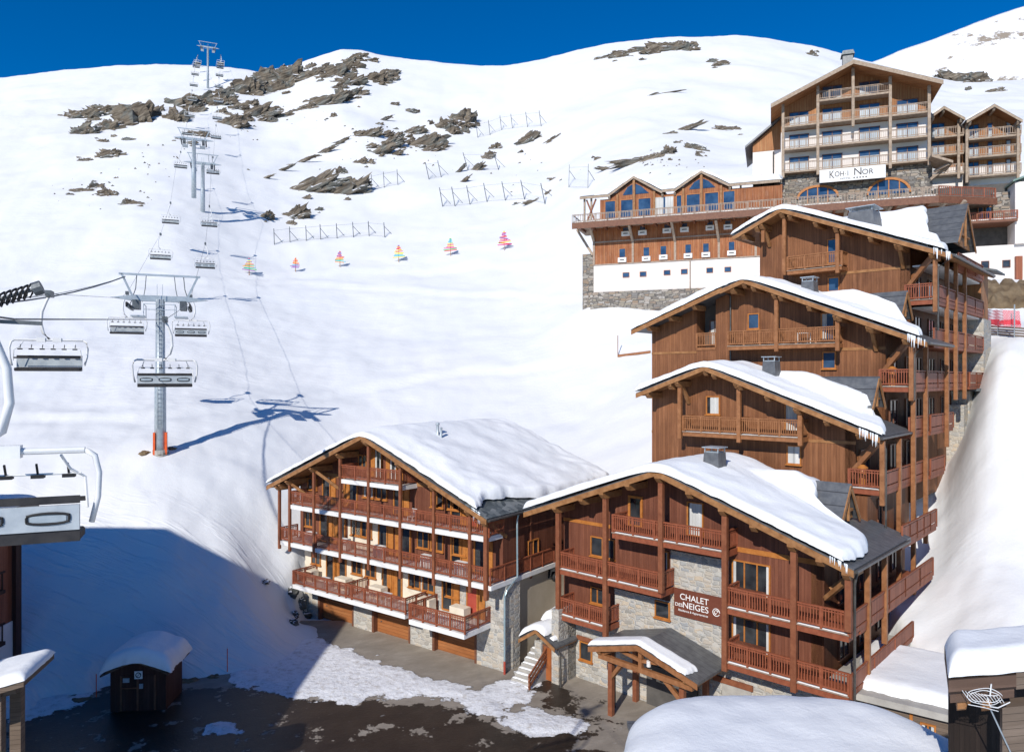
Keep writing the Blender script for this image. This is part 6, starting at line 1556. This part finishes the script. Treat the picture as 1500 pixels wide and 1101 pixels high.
def rockn(t, b):
    g = N(t); co = g.co(); nrm = g.sep(g.geo().outputs['Normal'])[2]; X, Y, Z = g.sep(co)
    v = g.comb(g.m('MULTIPLY', g.m('SUBTRACT', X, g.m('MULTIPLY', Z, .8)), .25), g.m('MULTIPLY', Y, .3), g.m('MULTIPLY', g.m('ADD', Z, g.m('MULTIPLY', X, -.35)), 1.1))
    st = g.noise(v, .9, 7, .7)
    col = g.ramp(st, [(.30, (.030, .025, .020)), (.44, (.10, .080, .060)), (.56, (.20, .165, .125)), (.72, (.33, .285, .22))])
    col = g.mix(g.sep(g.ramp(g.noise(co, .22, 4), [(.5, (0, 0, 0)), (.62, (1, 1, 1))]))[0], col, g.ramp(st, [(.35, (.045, .047, .045)), (.65, (.22, .22, .195))]))
    sn = g.m('ADD', nrm, g.m('MULTIPLY', g.m('SUBTRACT', g.noise(co, .8, 7, .75), .5), 1.3))
    col = g.mix(g.sep(g.ramp(sn, [(.72, (0, 0, 0)), (.78, (1, 1, 1))]))[0], col, (.79, .80, .82))
    g.l(col, b.inputs['Base Color']); g.bump(st, b, .9, .6)
M['rock'] = mat('mountain_rock', (.2, .17, .13), .95, 0, rockn)
def rock_piece(mb, u, v, w_, h, ang, P0, seed):
    p = on_terrain(u, v, 60); k = p.y/F; a = R(ang); hw = w_*k*.5; hh = h*k*.5
    ax = Vector((math.cos(a), 0, math.sin(a))); up = Vector((-math.sin(a), .35, math.cos(a))).normalized(); dp = ax.cross(up).normalized()
    nu, nv = 34, 22; n0 = len(mb.v); dd = min(hw, hh)*.75
    for j in range(nv+1):
        th = math.pi*j/nv
        for i in range(nu):
            ph = 2*math.pi*i/nu; d_ = Vector((math.sin(th)*math.cos(ph), math.sin(th)*math.sin(ph), math.cos(th)))
            d2 = Vector([math.copysign(abs(c)**.75, c) for c in d_])
            q = d_*2.1+Vector((seed, seed*.7, 0)); f = 1+.55*mn.noise(q)+.40*mn.noise(q*2.3)-.45*abs(mn.noise(q*4.3))+.22*mn.noise(q*8)+.10*mn.noise(q*17)
            c = p+ax*(d2.x*hw*f*1.15)+up*(d2.z*hh*f*1.2)+dp*(d2.y*dd*f)+Vector((0, .40*dd, -.15*dd))-P0
            mb.v.append(tuple(c))
    for j in range(nv):
        for i in range(nu):
            b = (i+1) % nu; mb.f.append((n0+j*nu+i, n0+j*nu+b, n0+(j+1)*nu+b, n0+(j+1)*nu+i)); mb.mi.append(0)
def Z7(*a): return [(x*.46667, 50+y*.46667, w_*.46667, h*.46667, g) for x, y, w_, h, g in a]
def Z4(*a): return [(820+x*.45333, 50+y*.45333, w_*.45333, h*.45333, g) for x, y, w_, h, g in a]
def Z8(*a): return [(620+x*.17333, 140+y*.17333, w_*.17333, h*.17333, g) for x, y, w_, h, g in a]
ROCKS = [
 ('broad cliff like outcrop on the upper left below the smooth dome', Z7((250, 262, 90, 36, 5), (315, 250, 80, 40, -5), (390, 245, 90, 30, 0), (420, 275, 110, 75, 10), (340, 300, 70, 40, 0), (258, 314, 75, 42, 8), (440, 255, 50, 40, 0))),
 ('jagged brown rock band climbing to the snowy peak', Z7((495, 240, 35, 18, 20), (570, 225, 90, 40, 12), (548, 270, 55, 50, 60), (640, 215, 90, 35, 15), (690, 220, 90, 45, 20), (700, 190, 60, 26, 15), (765, 185, 100, 60, 20), (830, 160, 95, 60, 20), (825, 137, 60, 24, 0), (905, 150, 110, 70, 10), (915, 120, 70, 24, 0), (975, 135, 80, 34, 15), (870, 180, 80, 40, 15), (740, 235, 60, 22, 15), (610, 245, 60, 26, 10))),
 ('dark rocks just under the snowy peak', Z7((1050, 130, 80, 38, 25), (1100, 85, 60, 20, 20), (1090, 105, 70, 30, 20), (1130, 70, 40, 14, 10), (1165, 85, 36, 12, 15), (1020, 105, 40, 14, 20))),
 ('stepped rock ledges right of the peak', Z7((1090, 155, 90, 32, 20), (1185, 150, 70, 40, 25), (1220, 125, 50, 20, 10), (1060, 170, 50, 18, 20), (1215, 142, 60, 20, 20))),
 ('long flat ledge below the stepped rocks of the peak', Z7((1010, 220, 120, 34, 18), (1070, 205, 60, 36, 50), (1115, 190, 60, 20, 20), (960, 235, 50, 20, 20), (880, 262, 60, 14, 20), (840, 275, 40, 18, 30))),
 ('paired rocks under the middle of the brown band', Z7((800, 258, 110, 32, 20), (720, 285, 80, 44, 20), (765, 270, 40, 24, 20), (850, 240, 50, 16, 10))),
 ('boulders behind the twin lift towers', Z7((612, 318, 60, 26, -5), (595, 345, 36, 14, 20), (560, 330, 22, 8, 0))),
 ('grey boulder standing alone left of the twin towers', Z7((340, 383, 66, 34, 0), (320, 338, 30, 14, 0), (400, 333, 36, 12, 0), (270, 397, 40, 14, 0))),
 ('low boulders at the left below the cliff outcrop', Z7((245, 495, 64, 16, 5), (340, 505, 46, 30, -25), (300, 482, 40, 24, -10), (415, 533, 60, 14, 0), (398, 530, 24, 22, 80))),
 ('upper of the two long slanting boulders above the plank trees', Z7((965, 490, 160, 50, 24), (1068, 436, 34, 30, 30))),
 ('lower of the two long slanting boulders above the plank trees', Z7((1075, 500, 140, 50, 28), (1000, 553, 24, 14, 30))),
 ('boulder just above the left end of the lower snow fence', Z7((915, 573, 90, 40, 26),)),
 ('small curved boulder left of the lower snow fence', Z7((832, 577, 44, 28, 35),)),
 ('twin flat boulders beside the uppermost snow fence', Z7((1320, 355, 130, 48, 22), (1350, 366, 80, 26, 25))),
 ('ridge of dark rocks with a shaggy outline below the skyline', Z7((1400, 295, 50, 50, 60), (1440, 280, 80, 60, 20), (1465, 270, 50, 50, 10), (1420, 310, 40, 36, 60), (1355, 282, 14, 20, 0))),
 ('broken rock ribs in the middle of the slope', Z7((1150, 320, 80, 26, 25), (1125, 318, 40, 20, 30), (1212, 320, 46, 26, 20), (1290, 310, 80, 24, 18), (1215, 350, 90, 30, 30), (1185, 375, 90, 26, 30), (1160, 355, 40, 16, 20), (1240, 378, 50, 14, 30), (1130, 405, 40, 18, 30), (1162, 405, 24, 16, 30), (1285, 245, 40, 14, 10), (1235, 222, 28, 12, 20), (1200, 270, 60, 8, 25), (1060, 340, 60, 8, 25))),
 ('thin line of stones running up the slope toward the rock ribs', Z7((1010, 372, 70, 12, 28), (940, 402, 90, 9, 24), (880, 428, 70, 7, 24), (1050, 350, 50, 8, 28), (830, 452, 50, 5, 22))),
 ('narrow slanting rock rib between the two middle snow fences', Z8((600, 450, 100, 60, 40), (540, 530, 100, 70, 45), (440, 630, 150, 46, 42), (330, 730, 130, 24, 40), (290, 650, 150, 24, 45))),
 ('leaning oval boulder with a snow stripe below the uppermost fence', Z8((885, 385, 190, 90, 40), (1065, 385, 130, 26, 36))),
 ('flat dark ledge under the middle snow fence', Z8((930, 900, 130, 34, 8), (810, 912, 90, 14, 5), (1050, 830, 40, 34, 0), (1100, 705, 80, 14, -5))),
 ('rocky crest on the skyline left of the hotel', Z4((350, 52, 130, 44, -3), (400, 50, 70, 50, 0), (300, 62, 60, 30, 0), (195, 75, 60, 26, 0), (240, 58, 60, 14, 0), (150, 75, 50, 10, 15))),
 ('pair of boulders just below the skyline crest', Z4((527, 100, 50, 20, -5), (495, 91, 30, 14, 0))),
 ('rounded boulder on the skyline above the hotel roof', Z4((816, 68, 26, 22, 0),)),
 ('oval boulder lying alone on the snow left of the hotel', Z4((546, 309, 70, 20, -4),)),
 ('curved strip of brown turf and stones above the hotel wing', Z4((395, 310, 110, 12, 22), (350, 322, 50, 6, 10), (260, 410, 160, 20, 6), (355, 385, 40, 36, 60), (380, 352, 20, 10, 0), (440, 372, 60, 26, -10), (122, 404, 20, 12, 0), (345, 190, 90, 4, 10), (300, 402, 60, 26, 10), (455, 395, 30, 10, -40))),
 ('large brown rock face right of the hotel roof', Z4((1290, 150, 110, 50, -10), (1360, 155, 60, 50, 10), (1260, 128, 70, 30, 0), (1330, 130, 80, 30, 0))),
 ('small boulder high on the snow at the right', Z4((1408, 186, 50, 14, 10), (1370, 100, 20, 8, 0))),
]
for k, (lb, ps) in enumerate(ROCKS):
    P0 = on_terrain(ps[0][0], ps[0][1], 60); root = empty('rock_outcrop', P0, 0, lb, 'rock'); random.seed(k)
    for i, q in enumerate(ps):
        mb = MB(); rock_piece(mb, q[0], q[1], q[2]*(1.12 if q[2] > 8 else 1), q[3]*(1.4 if k < 6 else 1.12), q[4], P0, k*3.7+i*1.9); mb.build('rock', M['rock'], root)
        u, v, w_, h, g_ = q
        for e in range(1):
            a_ = random.uniform(-.75, .75); u2 = u+a_*w_*.9*math.cos(R(g_)); v2 = v-a_*w_*.9*math.sin(R(g_))+random.choice((-1, 1))*h*random.uniform(.35, .75); z_ = random.uniform(.15, .38)
            mb = MB(); rock_piece(mb, u2, v2, w_*z_+2, h*z_+1.5, g_+random.uniform(-15, 15), P0, k*1.7+i*2.9+e*7); mb.build('rock', M['rock'], root)
# loose stones nobody would count
random.seed(77); mb = MB(); O0 = Vector((0, 150, 60))
for cx, cy, sx, sy, n in ((140, 280, 90, 22, 30), (230, 235, 60, 30, 22), (430, 165, 80, 20, 16), (600, 215, 70, 40, 26), (500, 255, 60, 30, 14), (985, 235, 60, 20, 26), (560, 195, 60, 20, 16), (780, 250, 60, 40, 12), (935, 80, 60, 12, 12), (360, 200, 40, 30, 8), (1150, 80, 40, 20, 8)):
    for _ in range(n):
        u = cx+random.gauss(0, sx*.5); v = cy+random.gauss(0, sy*.5); s_ = random.uniform(1.2, 5.0)
        if v > 100: rock_piece_small = on_terrain(u, v, 60); k = rock_piece_small.y/F*s_*.5
        else: continue
        c = rock_piece_small-O0; ring = [(c.x+k*1.4*math.cos(t)*random.uniform(.6, 1.2), c.y+k*random.uniform(.3, .9)*math.sin(t), c.z+k*.5*math.sin(t)-.1) for t in [i*math.pi/3 for i in range(6)]]
        top = (c.x+k*.2, c.y-k*.5, c.z+k*.75)
        for i in range(6): mb.quad(ring[i], ring[(i+1) % 6], top)
o = mb.build('loose_stones', M['rock']); o.location = O0; tag(o, 'small scattered stones poking through the snow all over the upper slope', 'stones', kind='stuff')
# dark rocks and earth at the edge of the car park
def near_rocks(name, label, pts, m='rock'):
    P0 = Vector((*gp(pts[0][0], pts[0][1]+20), GZ+.3)); r = empty(name, P0, 0, label, 'rocks')
    for i, q in enumerate(pts): mb = MB(); rock_piece_near(mb, *q, P0, i*2.3+q[0]); mb.build('clod' if m == 'earth' else 'rock', M[m], r)
def rock_piece_near(mb, u, v, w_, h, ang, P0, seed):
    p = on_terrain(u, v, 34, 80); k = p.y/F; n0 = len(mb.v); nu, nv = 18, 10
    for j in range(nv+1):
        th = math.pi*j/nv
        for i in range(nu):
            ph = 2*math.pi*i/nu; d_ = Vector((math.sin(th)*math.cos(ph), math.sin(th)*math.sin(ph), math.cos(th)))
            q = d_*1.6+Vector((seed, 0, 0)); f = 1+.5*mn.noise(q)+.35*mn.noise(q*2.6)+.15*mn.noise(q*6)
            mb.v.append((p.x+d_.x*w_*k*.5*f-P0.x, p.y+d_.y*w_*k*.45*f-P0.y, p.z+d_.z*h*k*.5*f-P0.z))
    for j in range(nv):
        for i in range(nu):
            b = (i+1) % nu; mb.f.append((n0+j*nu+i, n0+j*nu+b, n0+(j+1)*nu+b, n0+(j+1)*nu+i)); mb.mi.append(0)
near_rocks('boulder_bank', 'dark boulders and earth between the snow bank and the leftmost garage', [(428, 868, 16, 18, 0), (440, 885, 18, 20, 0), (432, 900, 12, 12, 0), (448, 902, 14, 14, 0), (388, 852, 14, 7, 0), (430, 912, 14, 12, 0)])
near_rocks('earth_clods', 'dark earth clods where the snow bank meets the car park right of the hut', [(312, 993, 22, 8, 0), (275, 998, 30, 8, 0), (345, 998, 16, 6, 0), (110, 1022, 60, 7, 8), (70, 1032, 30, 6, 0), (420, 985, 18, 6, 0)], 'earth')
near_rocks('tower_footing_earth', 'brown earth thrown up at the foot of the nearest lift tower', [(212, 664, 16, 8, 0), (252, 657, 14, 5, 0), (236, 664, 20, 5, 0)], 'earth')
def red_net():
    P = [on_terrain(u, v, 50) for u, v in ((1441, 491), (1462, 492), (1486, 494), (1512, 496))]; r = empty('safety_fence', P[0], 0, 'grey slatted fence with pink red netting behind it on the right slope', 'fence')
    for p in P:
        q = p-P[0]; MB().bar(q, q+Vector((0, 0, 2.6 if p is P[0] or p is P[2] else 1.2)), .07).build('post', M['steel'], r)
    for p, q in zip(P, P[1:]):
        a, b = p-P[0], q-P[0]
        for z in (.15, .35, .55, .75): MB().bar(a+Vector((0, 0, z)), b+Vector((0, 0, z)), .05, .12).build('slat', M['plankgrey'], r)
        m = MB(); m.quad(a+Vector((0, 1.2, .9)), b+Vector((0, 1.2, .9)), b+Vector((0, 1.4, 2.3)), a+Vector((0, 1.4, 2.3))); m.build('net', M['netred'], r)
    P0 = on_terrain(1470, 474, 50); mb = MB(); n0 = 0
    for i, (u, w_) in enumerate(((1455, 22), (1478, 26))): rock_piece_near(mb, u, 474, w_, 11, 0, P0, i*5.1)
    o = mb.build('crash_mat', M['rednet']); o.location = P0; tag(o, 'red padded crash mats heaped behind the right slatted fence', 'mat')
red_net()
def bank():
    # brown grass bank under the white building
    P0 = on_terrain(1460, 432, 50); mb = MB(); nx, ny = 40, 16
    for j in range(ny):
        for i in range(nx):
            u = 1428+90*i/(nx-1); v = 452-40*j/(ny-1); p = on_terrain(u, v, 50); e = min(i, nx-1-i, j, ny-1-j)
            n = nz(u*.12, v*.2, 4); mb.v.append(tuple(p-P0+Vector((0, -.15, (.32+n*.55) if e > 0 else -.5))))
    for j in range(ny-1):
        for i in range(nx-1): a = j*nx+i; mb.f.append((a, a+1, a+nx+1, a+nx)); mb.mi.append(0)
    o = mb.build('grass_bank', M['earth'], smooth=True); o.location = P0; tag(o, kind='structure')
bank()
ge = on_terrain(905, 523, 60); r = empty('timber_edge', ge, 0, 'low wooden edging and thin post in the snow left of the third stepped chalet', 'edging')
b_ = on_terrain(953, 517, 60)-ge; MB().bar((0, 0, .15), tuple(b_+Vector((0, 0, .15))), .25, .3).build('board', M['post2'], r); MB().bar((0, 0, 0), (0, 0, 2.6), .08).build('post', M['post2'], r)
